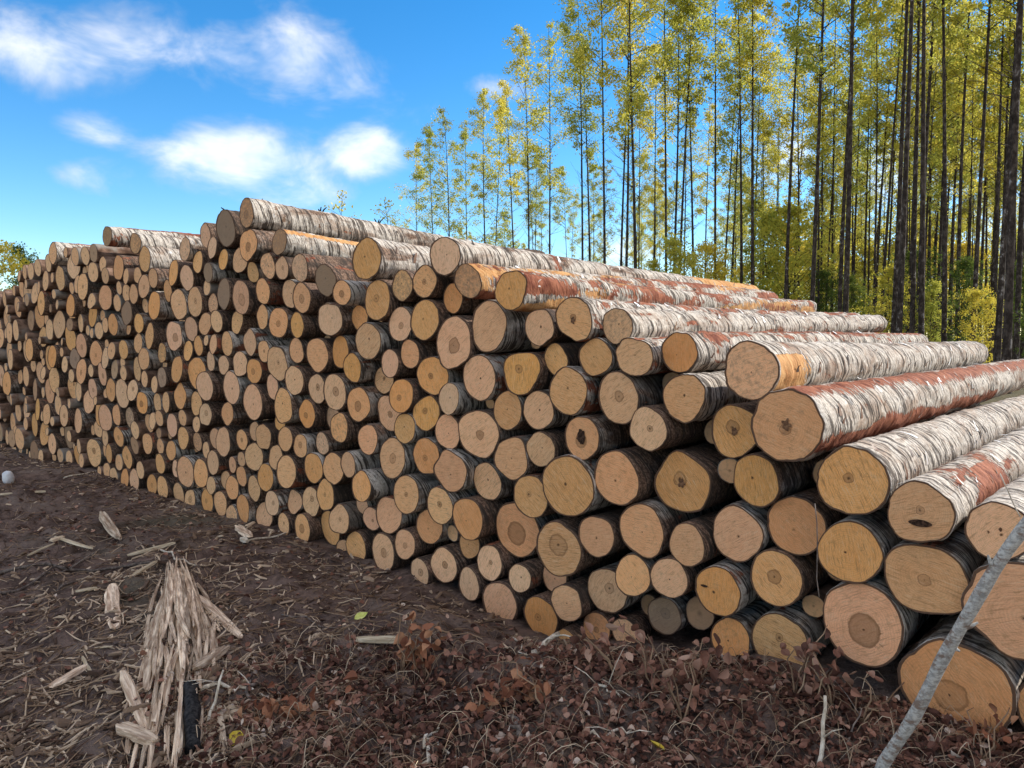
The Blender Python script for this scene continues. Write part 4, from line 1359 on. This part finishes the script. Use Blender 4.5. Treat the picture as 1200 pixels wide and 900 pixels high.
def on_ground(x, y, lift=0.0):
    """photo pixel to a point on the uneven ground"""
    P = ground_pt(x, y, 0)
    for _ in range(5):
        P = ground_pt(x, y, gz(P.x, P.y))
    return Vector((P.x, P.y, gz(P.x, P.y) + lift))


def stick(name, a, b, r, mat, label, cat='stick', lift=(.01, .01), wob=.012, n=7, taper=.55, twigs=0, group=None, seg=7):
    g = random.Random(int(a[0] * 7 + a[1] * 13))
    P0, P1 = on_ground(*a, lift[0]), on_ground(*b, lift[1])
    pts = bent(P0, P1, n, wob, g)
    if max(lift) < .05:
        for p in pts:
            p.z = gz(p.x, p.y) + lift[0] + r * .6
    base = P0.copy()
    root = empty(name, base)
    mb = MB()
    mb.tube([p - base for p in pts], [r * (1 - (1 - taper) * k / (n - 1)) for k in range(n)], seg)
    mb.build('stem', mat, root)
    for k in range(twigs):
        f = g.uniform(.25, .9)
        p = pts[int(f * (n - 1))] - base
        d = Vector((g.uniform(-1, 1), g.uniform(-1, 1), g.uniform(.1, .7))).normalized() * g.uniform(.08, .25)
        tb_ = MB()
        tb_.tube([p, p + d * .5 + Vector((0, 0, .01)), p + d], [r * .4, r * .3, r * .12], 4)
        tb_.build('twig', mat, root)
    tag(root, label, cat, group)
    return root


def splinter_mesh(L, w, h, seed, n=6):
    """a torn slat of wood: jagged pointed ends, fibrous ridged section; along +z"""
    g = random.Random(seed)
    sec = [(-.5, -.4), (-.42, .35), (-.15, .5), (.1, .28), (.34, .5), (.5, .1), (.4, -.45), (0, -.5)]
    V, Fc = [], []
    bendx, bendy = g.gauss(0, .012), g.gauss(0, .012)
    for k in range(n):
        f = k / (n - 1)
        sw = (.55 + .45 * min(1, f * 6)) * (.5 + .5 * min(1, (1 - f) * 5))
        for j, (a, b) in enumerate(sec):
            jag = g.uniform(-.03, .03) * L if k in (0, n - 1) else 0
            V.append((a * w * sw * g.uniform(.85, 1.12) + bendx * math.sin(f * 3.1) * L, b * h * (.4 + .6 * sw) * g.uniform(.85, 1.1) + bendy * math.sin(f * 2.7 + 1) * L * .5, f * L + jag))
    m = len(sec)
    for k in range(n - 1):
        for j in range(m):
            j2 = (j + 1) % m
            Fc.append((k * m + j, k * m + j2, (k + 1) * m + j2, (k + 1) * m + j))
    Fc.append(tuple(range(m - 1, -1, -1)))
    Fc.append(tuple((n - 1) * m + j for j in range(m)))
    return V, Fc


def lay(P0, P1, up=Vector((0, 0, 1))):
    """matrix with +z from P0 to P1 and +y as far up as possible"""
    d = (P1 - P0).normalized()
    x = up.cross(d).normalized()
    y = d.cross(x)
    Mx = Matrix((x, y, d)).transposed().to_4x4()
    Mx.translation = P0
    return Mx


def front_dist_xy(x, y):
    return CPL - (x * D.x + y * D.y)


# shattered rotten log on the left: many slats, each a part
g = random.Random(21)
base = on_ground(192, 800)
root = empty('shattered_log', base)
tag(root, 'long shattered rotten log broken into pale fibrous slats on the dark soil', 'broken log')
SPL = []
for k in range(150):
    f0 = g.uniform(-.02, .6)
    ln = g.uniform(.2, .6)
    off = g.gauss(-.05, .5)
    SPL.append((f0, min(1.05, f0 + ln), max(-1, min(1, off)), g.uniform(.007, .020), g.uniform(0.0, 1.0)))
SPL += [(g.uniform(0, .3), g.uniform(.6, 1), g.uniform(-.8, .8), g.uniform(.03, .05), g.uniform(0, .4)) for _ in range(10)]
SPL += [(.02, 1.0, .95, .022, .9), (.05, .98, .78, .018, .8), (.1, .9, -.3, .03, .9), (.0, .8, .25, .03, 1.0), (.2, .95, .1, .028, 1.0)]
PA0, PA1 = on_ground(192, 905), on_ground(214, 668)
side = Vector((PA1.y - PA0.y, -(PA1.x - PA0.x), 0)).normalized()
for k, (f0, f1, off, w, hgt) in enumerate(SPL):
    def pt(f, o):
        wid = .215 * (1.0 - .62 * max(0, f) ** 1.3)
        p = PA0.lerp(PA1, f) + side * (o * wid + .05 * math.sin(f * 4))
        hh = .012 + .075 * hgt * (1 - o * o) * (.4 + .6 * math.sin(math.pi * min(1, f)))
        p.z = gz(p.x, p.y) + hh
        return p
    a, b = pt(f0, off), pt(f1, off + g.gauss(0, .16))
    V, Fc = splinter_mesh((b - a).length, w * 1.35, w * .8, 300 + k, 7)
    o = obj('slat', mesh('slat', V, Fc, M['splint'], False))
    o.matrix_world = Matrix.Translation(-base) @ lay(a, b)
    o.parent = root
    o.matrix_parent_inverse = Matrix.Identity(4)
# loose splintered pieces near it
PIECES = [((232, 705), (283, 752), .07, .035, 'pale cracked plank piece right of the shattered log', 'splint'),
          ((213, 732), (241, 768), .035, .015, 'thin grey splinter crossing beside the shattered log', 'splint'),
          ((212, 768), (231, 729), .045, .018, 'pale pointed splinter leaning on the thin crossing one', 'paleW'),
          ((229, 795), (266, 768), .08, .05, 'ragged brown chunk of torn wood right of the shattered log', 'splint'),
          ((135, 745), (132, 690), .11, .045, 'flat grey bark slab standing out left of the shattered log', 'splint'),
          ((60, 812), (101, 790), .06, .03, 'brown splinter lying left of the shattered log', 'splint'),
          ((97, 774), (108, 794), .022, .012, 'short pale splinter left of the shattered log', 'paleW'),
          ((90, 762), (132, 765), .018, .01, 'thin white splinter lying crosswise at the left', 'paleW'),
          ((33, 655), (64, 640), .035, .016, 'narrow pale splinter on the soil left of the mossy chunk', 'paleW'),
          ((65, 632), (108, 648), .045, .02, 'pale yellow splinter at the end of the long grey branch', 'paleW'),
          ((120, 614), (140, 640), .10, .07, 'mossy chunk of bark standing on the soil, upper left', 'splint'),
          ((150, 655), (205, 642), .08, .03, 'torn pale yellow fibres above the shattered log', 'paleW'),
          ((155, 680), (184, 668), .05, .025, 'yellowish split chunk at the top of the shattered log', 'paleW'),
          ((418, 757), (476, 757), .075, .04, 'short pale split billet lying by the russet leaves', 'paleW'),
          ((0, 583), (53, 577), .09, .035, 'bleached plank lying on the soil at the far left', 'paleW'),
          ((278, 622), (294, 634), .10, .05, 'brown wood chip lying close to the foot of the pile', 'splint'),
          ((283, 637), (290, 645), .06, .05, 'small white chip beside the brown wood chip', 'white'),
          ((140, 862), (182, 880), .09, .05, 'grey broken slab at the foot of the shattered log', 'splint'),
          ((144, 800), (170, 855), .06, .03, 'grey splinter beside the lower left of the shattered log', 'splint'),
          ((89, 698), (114, 694), .05, .02, 'small pale yellow chip left of the grey bark slab', 'paleW')]
for k, (a, b, w, h_, lab, mt) in enumerate(PIECES):
    A_, B_ = on_ground(*a, h_ * .5 + .015), on_ground(*b, h_ * .5 + .015)
    V, Fc = splinter_mesh(max(.08, (B_ - A_).length), w * .75, h_ * .6, 700 + k, 9)
    o = obj('wood_splinter', mesh('wood_splinter', V, Fc, M['white_stick'] if mt == 'white' else M[mt], False))
    o.matrix_world = lay(A_, B_)
    tag(o, lab, 'splinter', 'wood pieces broken off on the ground')

# pale slivers strewn round it
g2 = random.Random(31)
sv = MB()
for k in range(620):
    f = g2.uniform(-.05, 1.15)
    P = PA0.lerp(PA1, f) + side * g2.gauss(-.12, .45) + Vector((0, g2.gauss(0, .15), 0))
    if front_dist_xy(P.x, P.y) < .1:
        continue
    an = g2.gauss(math.atan2(PA1.y - PA0.y, PA1.x - PA0.x), .8)
    L_ = g2.uniform(.03, .16)
    w_ = g2.uniform(.002, .008)
    pts = []
    for j in range(3):
        p = P + Vector((math.cos(an), math.sin(an), 0)) * (L_ * j / 2)
        p.z = gz(p.x, p.y) + g2.uniform(.004, .02)
        pts.append(p)
    sv.tube(pts, [w_ * .6, w_, w_ * .3], 4, min(1, max(0, g2.gauss(.75, .2))))
o = sv.build('wood_slivers', M['chip'], None, False)
tag(o, 'pale thin slivers strewn around the shattered log', 'slivers', kind='stuff')

# blackened round billet
A_, B_ = on_ground(226, 886, .022), on_ground(223, 812, .026)
mb = MB()
gg = random.Random(4)
pts = bent(A_, B_, 9, .003, gg)
mb.tube([p - A_ for p in pts], [.030 + gg.uniform(-.004, .004) for _ in pts], 12)
o = mb.build('charred_billet', M['char'], None, True, A_)
tag(o, 'short blackened round log lying right beside the shattered log', 'log')

STICKS = [
 ((0, 674), (196, 662), .013, 'grey_stick', 'long thin grey branch on the soil above the shattered log', 3, .6),
 ((0, 698), (110, 655), .010, 'grey_stick', 'thin grey branch slanting up at the left edge', 2, .6),
 ((36, 712), (98, 680), .009, 'grey_stick', 'forked thin grey branch slanting below the long grey branch', 2, .6),
 ((188, 648), (240, 665), .008, 'white_stick', 'straw coloured stick at the top of the shattered log', 0, .6),
 ((235, 812), (320, 806), .010, 'white_stick', 'pale crooked stick lying right of the black billet', 3, .5),
 ((240, 830), (262, 785), .008, 'white_stick', 'short pale stick standing up by the black billet', 0, .5),
 ((388, 800), (428, 782), .008, 'white_stick', 'pale stick pointing up out of the russet leaves, middle', 1, .5),
 ((494, 900), (514, 862), .009, 'white_stick', 'white stick at the bottom edge, middle', 0, .8),
 ((500, 870), (548, 896), .006, 'white_stick', 'thin white twig crossing the white stick at the bottom', 0, .6),
 ((610, 780), (655, 742), .016, 'white_stick', 'peeled white stick propped against the bottom logs', 2, .7),
 ((602, 753), (618, 778), .006, 'white_stick', 'thin white twig leaning on the peeled white stick', 0, .5),
 ((690, 865), (745, 855), .008, 'white_stick', 'curved white twig in the leaf litter, lower middle', 2, .5),
 ((697, 807), (733, 822), .007, 'white_stick', 'small branched white twig in front of the dark leaf clump', 4, .5),
 ((662, 848), (666, 826), .009, 'white_stick', 'short white stub standing in the litter', 0, .8),
 ((760, 838), (840, 815), .008, 'grey_stick', 'grey twig lying across the litter right of the dark leaf clump', 3, .5),
 ((284, 638), (341, 624), .009, 'white_stick', 'straight pale stick touching the foot of the pile', 0, .6),
 ((300, 790), (292, 830), .010, 'grey_stick', 'dark stub near the russet leaves, left middle', 0, .7),
 ((600, 842), (608, 868), .016, 'grey_stick', 'dark thick stub lying in the russet leaves', 0, .8),
 ((60, 575), (115, 560), .010, 'grey_stick', 'grey stick near the foot of the pile at the left', 2, .5),
 ((75, 560), (118, 552), .008, 'white_stick', 'thin pale stick at the foot of the far left logs', 0, .5),
 ((410, 770), (440, 700), .005, 'grey_stick', 'thin dark twig on bare soil below the pile', 2, .4),
 ((330, 720), (425, 745), .005, 'grey_stick', 'fine long twig across the bare soil left of the lime leaf', 0, .4),
 ((960, 905), (967, 815), .010, 'white_stick', 'upright white stick at the bottom edge right of centre', 1, .6),
 ((985, 880), (1010, 830), .005, 'grey_stick', 'thin curved stem right of the upright white stick', 3, .4),
]
for (a, b, r, mt, lab, tw, tp) in STICKS:
    up = 'standing' in lab or 'upright' in lab or 'propped' in lab or 'pointing' in lab
    if up:
        P0 = on_ground(*a)
        v = px_dir(*b)
        s = (P0.y + .10) / v.y if 'propped' not in lab else (P0.y + .22) / v.y
        P1 = Vector((0, 0, EYE)) + v * s
        gg = random.Random(a[0])
        root = empty('fallen_stick', P0)
        mb = MB()
        pts = bent(P0 - Vector((0, 0, .03)), P1, 7, .006, gg)
        mb.tube([p - P0 for p in pts], [r * (1 - (1 - tp) * k / 6) for k in range(7)], 7)
        mb.build('stem', M[mt], root)
        for k in range(tw):
            p = pts[gg.randint(2, 5)] - P0
            d = Vector((gg.uniform(-1, 1), gg.uniform(-1, 1), gg.uniform(.1, .7))).normalized() * gg.uniform(.06, .18)
            tb_ = MB()
            tb_.tube([p, p + d * .5 + Vector((0, 0, .01)), p + d], [r * .45, r * .3, r * .15], 4)
            tb_.build('twig', M[mt], root)
        tag(root, lab, 'stick', 'sticks and twigs on the ground')
    else:
        stick('fallen_stick', a, b, r, M[mt], lab, 'stick', (.008, .008), .014, 8, tp, tw, 'sticks and twigs on the ground')

# leaning sapling pole at the right
gg = random.Random(8)
P0 = on_ground(1024, 908)
v = px_dir(1200, 632)
P1 = Vector((0, 0, EYE)) + v * (2.28 / v.y)
P2 = P1 + (P1 - P0) * .55
root = empty('leaning_sapling', P0)
mb = MB()
pts = []
for k in range(22):
    f = k / 21
    p = P0.lerp(P2, f)
    p.x += .012 * math.sin(f * 9) - .02 * math.sin(f * math.pi)
    p.z += .006 * math.sin(f * 23)
    pts.append(p - P0)
pts[0].z -= .06
mb.tube(pts, [.0215 * (1 - .18 * k / 21) * (1 + .05 * math.sin(k * 1.9)) for k in range(22)], 14)
mb.build('stem', M['sapling'], root)
for k, (f, dx, dz) in enumerate(((9, .05, .03), (8, .025, -.01), (6, .02, .02), (12, -.03, .05), (14, .04, .05), (4, .018, .015))):
    tb_ = MB()
    tb_.tube([pts[f], pts[f] + Vector((dx * .6, -.01, dz * .5)), pts[f] + Vector((dx, -.015, dz))], [.010, .007, .003], 6)
    tb_.build('twig_stub', M['sapling'], root)
tag(root, 'thin grey birch sapling leaning across the lower right corner', 'sapling')

# thin twigs hanging in front of the big right-hand logs
for k, (a, ya, b, yb, lab) in enumerate((((955, 590), 2.96, (960, 700), 2.96, 'dark thin twig hanging down between two log ends right of centre'),
                                        ((1172, 555), 2.72, (1196, 606), 2.66, 'pale thin twig lying on the grey log at the right edge'))):
    va, vb = px_dir(*a), px_dir(*b)
    pa, pb = Vector((0, 0, EYE)) + va * (ya / va.y), Vector((0, 0, EYE)) + vb * (yb / vb.y)
    mb = MB()
    pts = bent(pa, pb, 6, .006, random.Random(k))
    mb.tube([p - pa for p in pts], [.0022] * 6, 5)
    o = mb.build('hanging_twig', M['grey_stick'] if k == 0 else M['white_stick'], None, True, pa)
    tag(o, lab, 'twig')

# dead twigs still on the top logs (photo: small dark stubs on the skyline)
for k, (x, y, key, lab) in enumerate(((307, 238, (289, 255), 'tiny dead twig near the left end of the highest log'), (375, 252, (289, 255), 'dark broken twig fork midway along the highest log'),
                                      (443, 268, (289, 255), 'dark twig fork towards the right on the highest log'), (260, 245, (264, 268), 'tiny dark twig on top of the dark weathered log end'))):
    q = find[key]
    # point on the log's ridge under this pixel column
    best = None
    pit = R(HERO[key].get('pitch', 0))
    for s in np.linspace(.02, 3.5, 200):
        P = q['c'] + D * (s * math.cos(pit)) + Vector((0, 0, s * math.sin(pit) + q['r'] * (1 - .13 * s / 4.5)))
        e = abs(pix(P)[0] - x)
        if best is None or e < best[0]:
            best = (e, P)
    P = best[1]
    gg = random.Random(k + 40)
    mb = MB()
    for j in range(3 if k in (1, 2) else 1):
        d = Vector((gg.uniform(-.06, .07), gg.uniform(-.03, .03), gg.uniform(.03, .065)))
        mb.tube([Vector((0, 0, -.03)), d * .55, d], [.008, .007, .004], 5)
    o = mb.build('twig_stub', M['char'], None, True, P)
    tag(o, lab, 'twig')

# white scrap on the far left
P = on_ground(10, 570, .06)
me = bpy.data.meshes.new('white_scrap')
import bmesh
bm = bmesh.new()
bmesh.ops.create_icosphere(bm, subdivisions=3, radius=.06)
for v in bm.verts:
    n = float(fbm(np.array(v.co.x * 14 + 3), np.array(v.co.y * 14 + v.co.z * 9), 3, 3))
    v.co *= 1 + n * .55
    v.co.z *= 1.25
    v.co.x *= .8
bm.to_mesh(me); bm.free()
me.materials.append(M['scrap'])
o = obj('white_scrap', me, None, P)
tag(o, 'crumpled white scrap on the dark soil at the left edge', 'scrap')


# ---- leaves
def leaf_shape(g, s, curl):
    """ovate leaf, 12 vertices, curled; local, lying in xy"""
    prof = [(-.5, .0), (-.34, .24), (-.08, .36), (.2, .29), (.42, .12), (.56, 0)]
    V = []
    ca, cb = g.uniform(-1, 1) * curl, g.uniform(-.4, 1) * curl
    for (a, w) in prof:
        z0 = ca * a * a
        for sgn in (-1, 0, 1):
            V.append((a * s, sgn * w * s, (z0 + cb * abs(sgn) * w * 1.3 + (0 if sgn else -.03)) * s))
    Fc = []
    for k in range(5):
        for j in range(2):
            Fc.append((k * 3 + j, (k + 1) * 3 + j, (k + 1) * 3 + j + 1, k * 3 + j + 1))
    return V, Fc


def rot(V, e, p):
    m = (Matrix.Rotation(e[2], 3, 'Z') @ Matrix.Rotation(e[1], 3, 'Y') @ Matrix.Rotation(e[0], 3, 'X'))
    return [m @ Vector(v) + p for v in V]


def front_dist(p):
    return CPL - (p.x * D.x + p.y * D.y)


g = random.Random(77)
lit = MB()
count = 0
while count < 11500:
    x, y = g.uniform(150, 1290), g.uniform(735, 1010)
    # dense in the lower middle and right, thin to the left
    w = np.interp(x, [150, 260, 420, 1290], [.12, .55, 1, 1]) * np.interp(y + 0 * x, [735, 770, 800, 1010], [.25, .6, 1, 1])
    if x < 640:
        w *= np.interp(y, [740, 770, 800], [.05, .35, 1])
    if g.random() > w:
        continue
    P = ground_pt(x, y, 0)
    if front_dist(P) < .03 or P.y < 1.5:
        continue
    P.z = gz(P.x, P.y) + g.uniform(0, .035)
    s = g.uniform(.014, .046)
    patch = float(vnoise(P.x * 2.3, P.y * 2.3, 71)) - .5
    V, Fc = leaf_shape(g, s, .9)
    lit.add(rot(V, (g.gauss(0, .6), g.gauss(0, .6), g.uniform(0, 6.28)), P), Fc, min(1, max(0, g.gauss(.40 + .5 * patch, .27))))
    count += 1
for _ in range(2600):   # sparse leaves everywhere
    P = Vector((g.uniform(-6, 2.4), g.uniform(1.6, 8), 0))
    if front_dist(P) < .03:
        continue
    P.z = gz(P.x, P.y) + .006
    V, Fc = leaf_shape(g, g.uniform(.015, .045), .8)
    lit.add(rot(V, (g.gauss(0, .35), g.gauss(0, .35), g.uniform(0, 6.28)), P), Fc, min(1, max(0, g.gauss(.4, .25))))
o = lit.build('leaf_litter', M['litter'], None, False)
tag(o, 'brown dead leaves covering the ground in front of the pile', 'leaves', kind='stuff')

# dry stalks and grass stems
st = MB()
for k in range(2600):
    if k < 1900:
        x, y = g.uniform(230, 1290), g.uniform(760, 1010)
        P = ground_pt(x, y, 0)
    else:
        P = Vector((g.uniform(-5, 2), g.uniform(1.7, 7), 0))
    if front_dist(P) < .06 or P.y < 1.5:
        continue
    P.z = gz(P.x, P.y)
    a = g.uniform(0, 6.28)
    l = g.uniform(.05, .20)
    hgt = g.uniform(.0, .075) if k < 1900 else .012
    d = Vector((math.cos(a), math.sin(a), 0)) * l
    p2 = P + d
    p2.z = gz(p2.x, p2.y) + g.uniform(0, hgt)
    pm = P.lerp(p2, .5) + Vector((g.gauss(0, .02), g.gauss(0, .02), hgt))
    q1 = P.lerp(pm, .5) + Vector((0, 0, hgt * .3))
    q2 = pm.lerp(p2, .5) + Vector((0, 0, hgt * .3))
    r = g.uniform(.0007, .0019)
    st.tube([P, q1, pm, q2, p2], [r, r, r, r * .8, r * .5], 3, min(1, max(0, g.gauss(.5, .25))), False)
o = st.build('dry_stalks', M['stalk'], None, False)
tag(o, 'thin dry stalks and grass stems tangled in the litter', 'stalks', kind='stuff')

tw = MB()
for k in range(3400):
    if k < 2300:
        x, y = g.uniform(-60, 520), g.uniform(560, 980)
        P = ground_pt(x, y, 0)
    else:
        P = Vector((g.uniform(-7, 2), g.uniform(1.7, 9), 0))
    if front_dist(P) < .08 or P.y < 1.5:
        continue
    a = g.uniform(0, 6.28)
    l = g.uniform(.04, .22) * (1.6 if g.random() < .1 else 1)
    pts = []
    for j in range(4):
        p = P + Vector((math.cos(a), math.sin(a), 0)) * (l * j / 3) + Vector((g.gauss(0, .008), g.gauss(0, .008), 0))
        p.z = gz(p.x, p.y) + g.uniform(.002, .018)
        pts.append(p)
    r = g.uniform(.0012, .004)
    tw.tube(pts, [r, r * .9, r * .8, r * .5], 4, min(1, max(0, g.gauss(.28, .26))), False)
o = tw.build('twig_litter', M['stalk'], None, False)
tag(o, 'fine broken twigs strewn over the soil at the left', 'twigs', kind='stuff')

# wood chips, bark crumbs and clods
ch = MB()
for k in range(7400):
    if k >= 5200:
        P = D * (CPL - abs(g.gauss(.02, .22)) - .03) + U * g.uniform(min(T) + 1, max(T))
    elif k < 3000:
        x, y = g.uniform(-40, 420), g.uniform(570, 960)
        P = ground_pt(x, y, 0)
    else:
        P = Vector((g.uniform(-6, 2), g.uniform(1.7, 8.5), 0))
    if front_dist(P) < .02 or P.y < 1.5:
        continue
    P.z = gz(P.x, P.y) + .004
    big = g.random() < .12
    L = g.uniform(.02, .06) * (1.9 if big else 1)
    w = L * g.uniform(.12, .45)
    h_ = w * g.uniform(.2, .5)
    V = [(-L / 2, -w / 2 * .3, 0), (L / 2, -w / 2, 0), (L / 2 * .8, w / 2, 0), (-L / 2, w / 2 * .6, 0), (-L / 2 * .8, -w / 2 * .3, h_), (L / 2 * .7, -w / 2, h_), (L / 2 * .8, w / 2 * .5, h_), (-L / 2, w / 2 * .4, h_ * .7)]
    Fc = [(0, 3, 2, 1), (4, 5, 6, 7), (0, 1, 5, 4), (1, 2, 6, 5), (2, 3, 7, 6), (3, 0, 4, 7)]
    ch.add(rot(V, (g.gauss(0, .3), g.gauss(0, .3), g.uniform(0, 6.28)), P), Fc, min(1, max(0, g.gauss(.36, .28))))
o = ch.build('wood_chips', M['chip'], None, False)
tag(o, 'scattered wood chips and bark crumbs on the dark soil', 'wood chips', kind='stuff')

cl = MB()
ico = bpy.data.meshes.new('tmp')
bm = bmesh.new()
bmesh.ops.create_icosphere(bm, subdivisions=1, radius=1)
ICV = [v.co.copy() for v in bm.verts]
ICF = [tuple(v.index for v in f.verts) for f in bm.faces]
bm.free()
bpy.data.meshes.remove(ico)
for k in range(3800):
    P = Vector((g.uniform(-6, 2.2), g.uniform(1.7, 8.5), 0))
    if front_dist(P) < .06:
        continue
    P.z = gz(P.x, P.y)
    s = g.uniform(.006, .020) * (2.0 if g.random() < .08 else 1)
    cl.add([Vector((v.x * s * g.uniform(.7, 1.4), v.y * s * g.uniform(.7, 1.4), v.z * s * g.uniform(.4, .9))) + P for v in ICV], ICF, g.random())
o = cl.build('soil_clods', M['soil'], None, False)
tag(o, 'small dark clods of soil lying in front of the pile', 'soil', kind='stuff')

# dead leafy branches: stem plus leaves that share a few meshes
LEAFM = []
for k in range(6):
    V, Fc = leaf_shape(random.Random(900 + k), 1.0, 1.0)
    LEAFM.append(mesh('leaf', V, Fc, M['litter'], False, [.2 + .13 * k] * len(V)))
LEAFR = []
for k in range(4):
    V, Fc = leaf_shape(random.Random(950 + k), 1.0, .9)
    LEAFR.append(mesh('leaf', V, Fc, M['russet'], False, [.2 + .22 * k] * len(V)))
BR = [((470, 790), (482, 722), .20, 'r', 'upright russet leaved dead shoot beside the pale split billet', 26),
      ((497, 800), (470, 755), .12, 'r', 'russet leaf tuft low beside the pale split billet', 24),
      ((730, 800), (700, 750), .16, 'd', 'dark leafy dead branch against the small bottom logs', 26),
      ((770, 815), (735, 740), .22, 'd', 'drooping dark leaf clump below the soil smeared log', 32),
      ((800, 830), (775, 755), .20, 'd', 'hanging brown leaf bunch in the middle of the litter mound', 32),
      ((815, 815), (830, 760), .16, 'd', 'brown leaf bunch below the small ochre bottom log', 28),
      ((930, 820), (945, 748), .20, 'd', 'dead leafy branch hiding the white barked bottom log', 30),
      ((975, 830), (960, 765), .18, 'd', 'dead leafy branch left of the upright white stick foot', 28),
      ((1010, 850), (1040, 800), .14, 'd', 'low brown leaf tuft left of the biggest log end', 24),
      ((560, 845), (585, 800), .12, 'r', 'reddish leaf tuft in the litter, lower middle', 26),
      ((640, 835), (615, 790), .14, 'r', 'reddish leaf tuft below the peeled white stick', 26),
      ((380, 850), (360, 815), .12, 'r', 'russet leaf tuft right of the black billet', 26),
      ((300, 850), (325, 820), .10, 'r', 'low russet leaf tuft nearest the black billet', 22),
      ((1150, 890), (1165, 845), .14, 'r', 'reddish leaf tuft in front of the biggest log end', 20)]
for k, (a, b, hgt, kind, lab, n) in enumerate(BR):
    gg = random.Random(600 + k)
    P0 = on_ground(*a)
    v = px_dir(*b)
    P1 = Vector((0, 0, EYE)) + v * ((P0.y + .12) / v.y)
    root = empty('dead_leafy_branch', P0)
    stems = []
    for j in range(4):
        e = P1 + Vector((gg.gauss(0, .09), gg.gauss(0, .05), gg.gauss(0, .05)))
        e.z = max(e.z, gz(e.x, e.y) + .03)
        pts = bent(P0, e, 6, .012, gg, .03)
        mb = MB()
        mb.tube([p - P0 for p in pts], [.0045, .004, .0035, .003, .0025, .0015], 5, gg.random() * .6)
        stems.append((pts, mb.build('stem', M['stalk'], root)))
    for j in range(n):
        pts, stem_o = gg.choice(stems)
        f = gg.uniform(.15, 1) * 4.99
        p = pts[int(f)].lerp(pts[int(f) + 1], f % 1) + Vector((gg.gauss(0, .03), gg.gauss(0, .03), gg.gauss(-.01, .03)))
        p.z = max(p.z, gz(p.x, p.y) + .01)
        o = obj('leaf', gg.choice(LEAFR if kind == 'r' else LEAFM), stem_o, p - P0)
        s = gg.uniform(.038, .068)
        o.scale = (s, s, s)
        o.rotation_euler = (gg.gauss(0, .9), gg.gauss(.6, .8), gg.uniform(0, 6.28))
    tag(root, lab, 'dead branch', 'dead leafy branches in the litter')

# single bright leaves
for k, (x, y, s, mt, lab) in enumerate(((423, 729, .075, 'lime', 'pale lime leaf lying alone on the bare soil'), (277, 873, .075, 'yellow', 'bright yellow leaf near the bottom left among russet leaves'),
                                        (770, 884, .06, 'yellow', 'bright yellow leaf at the bottom edge, lower middle'))):
    P = on_ground(x, y, .03)
    V, Fc = leaf_shape(random.Random(k), s, .4)
    o = obj('bright_leaf', mesh('bright_leaf', rot(V, (.35, -.3, .5 + k), Vector((0, 0, 0))), Fc, M[mt], True), None, P)
    tag(o, lab, 'leaf')

print('logs', N, 'single', len(single))
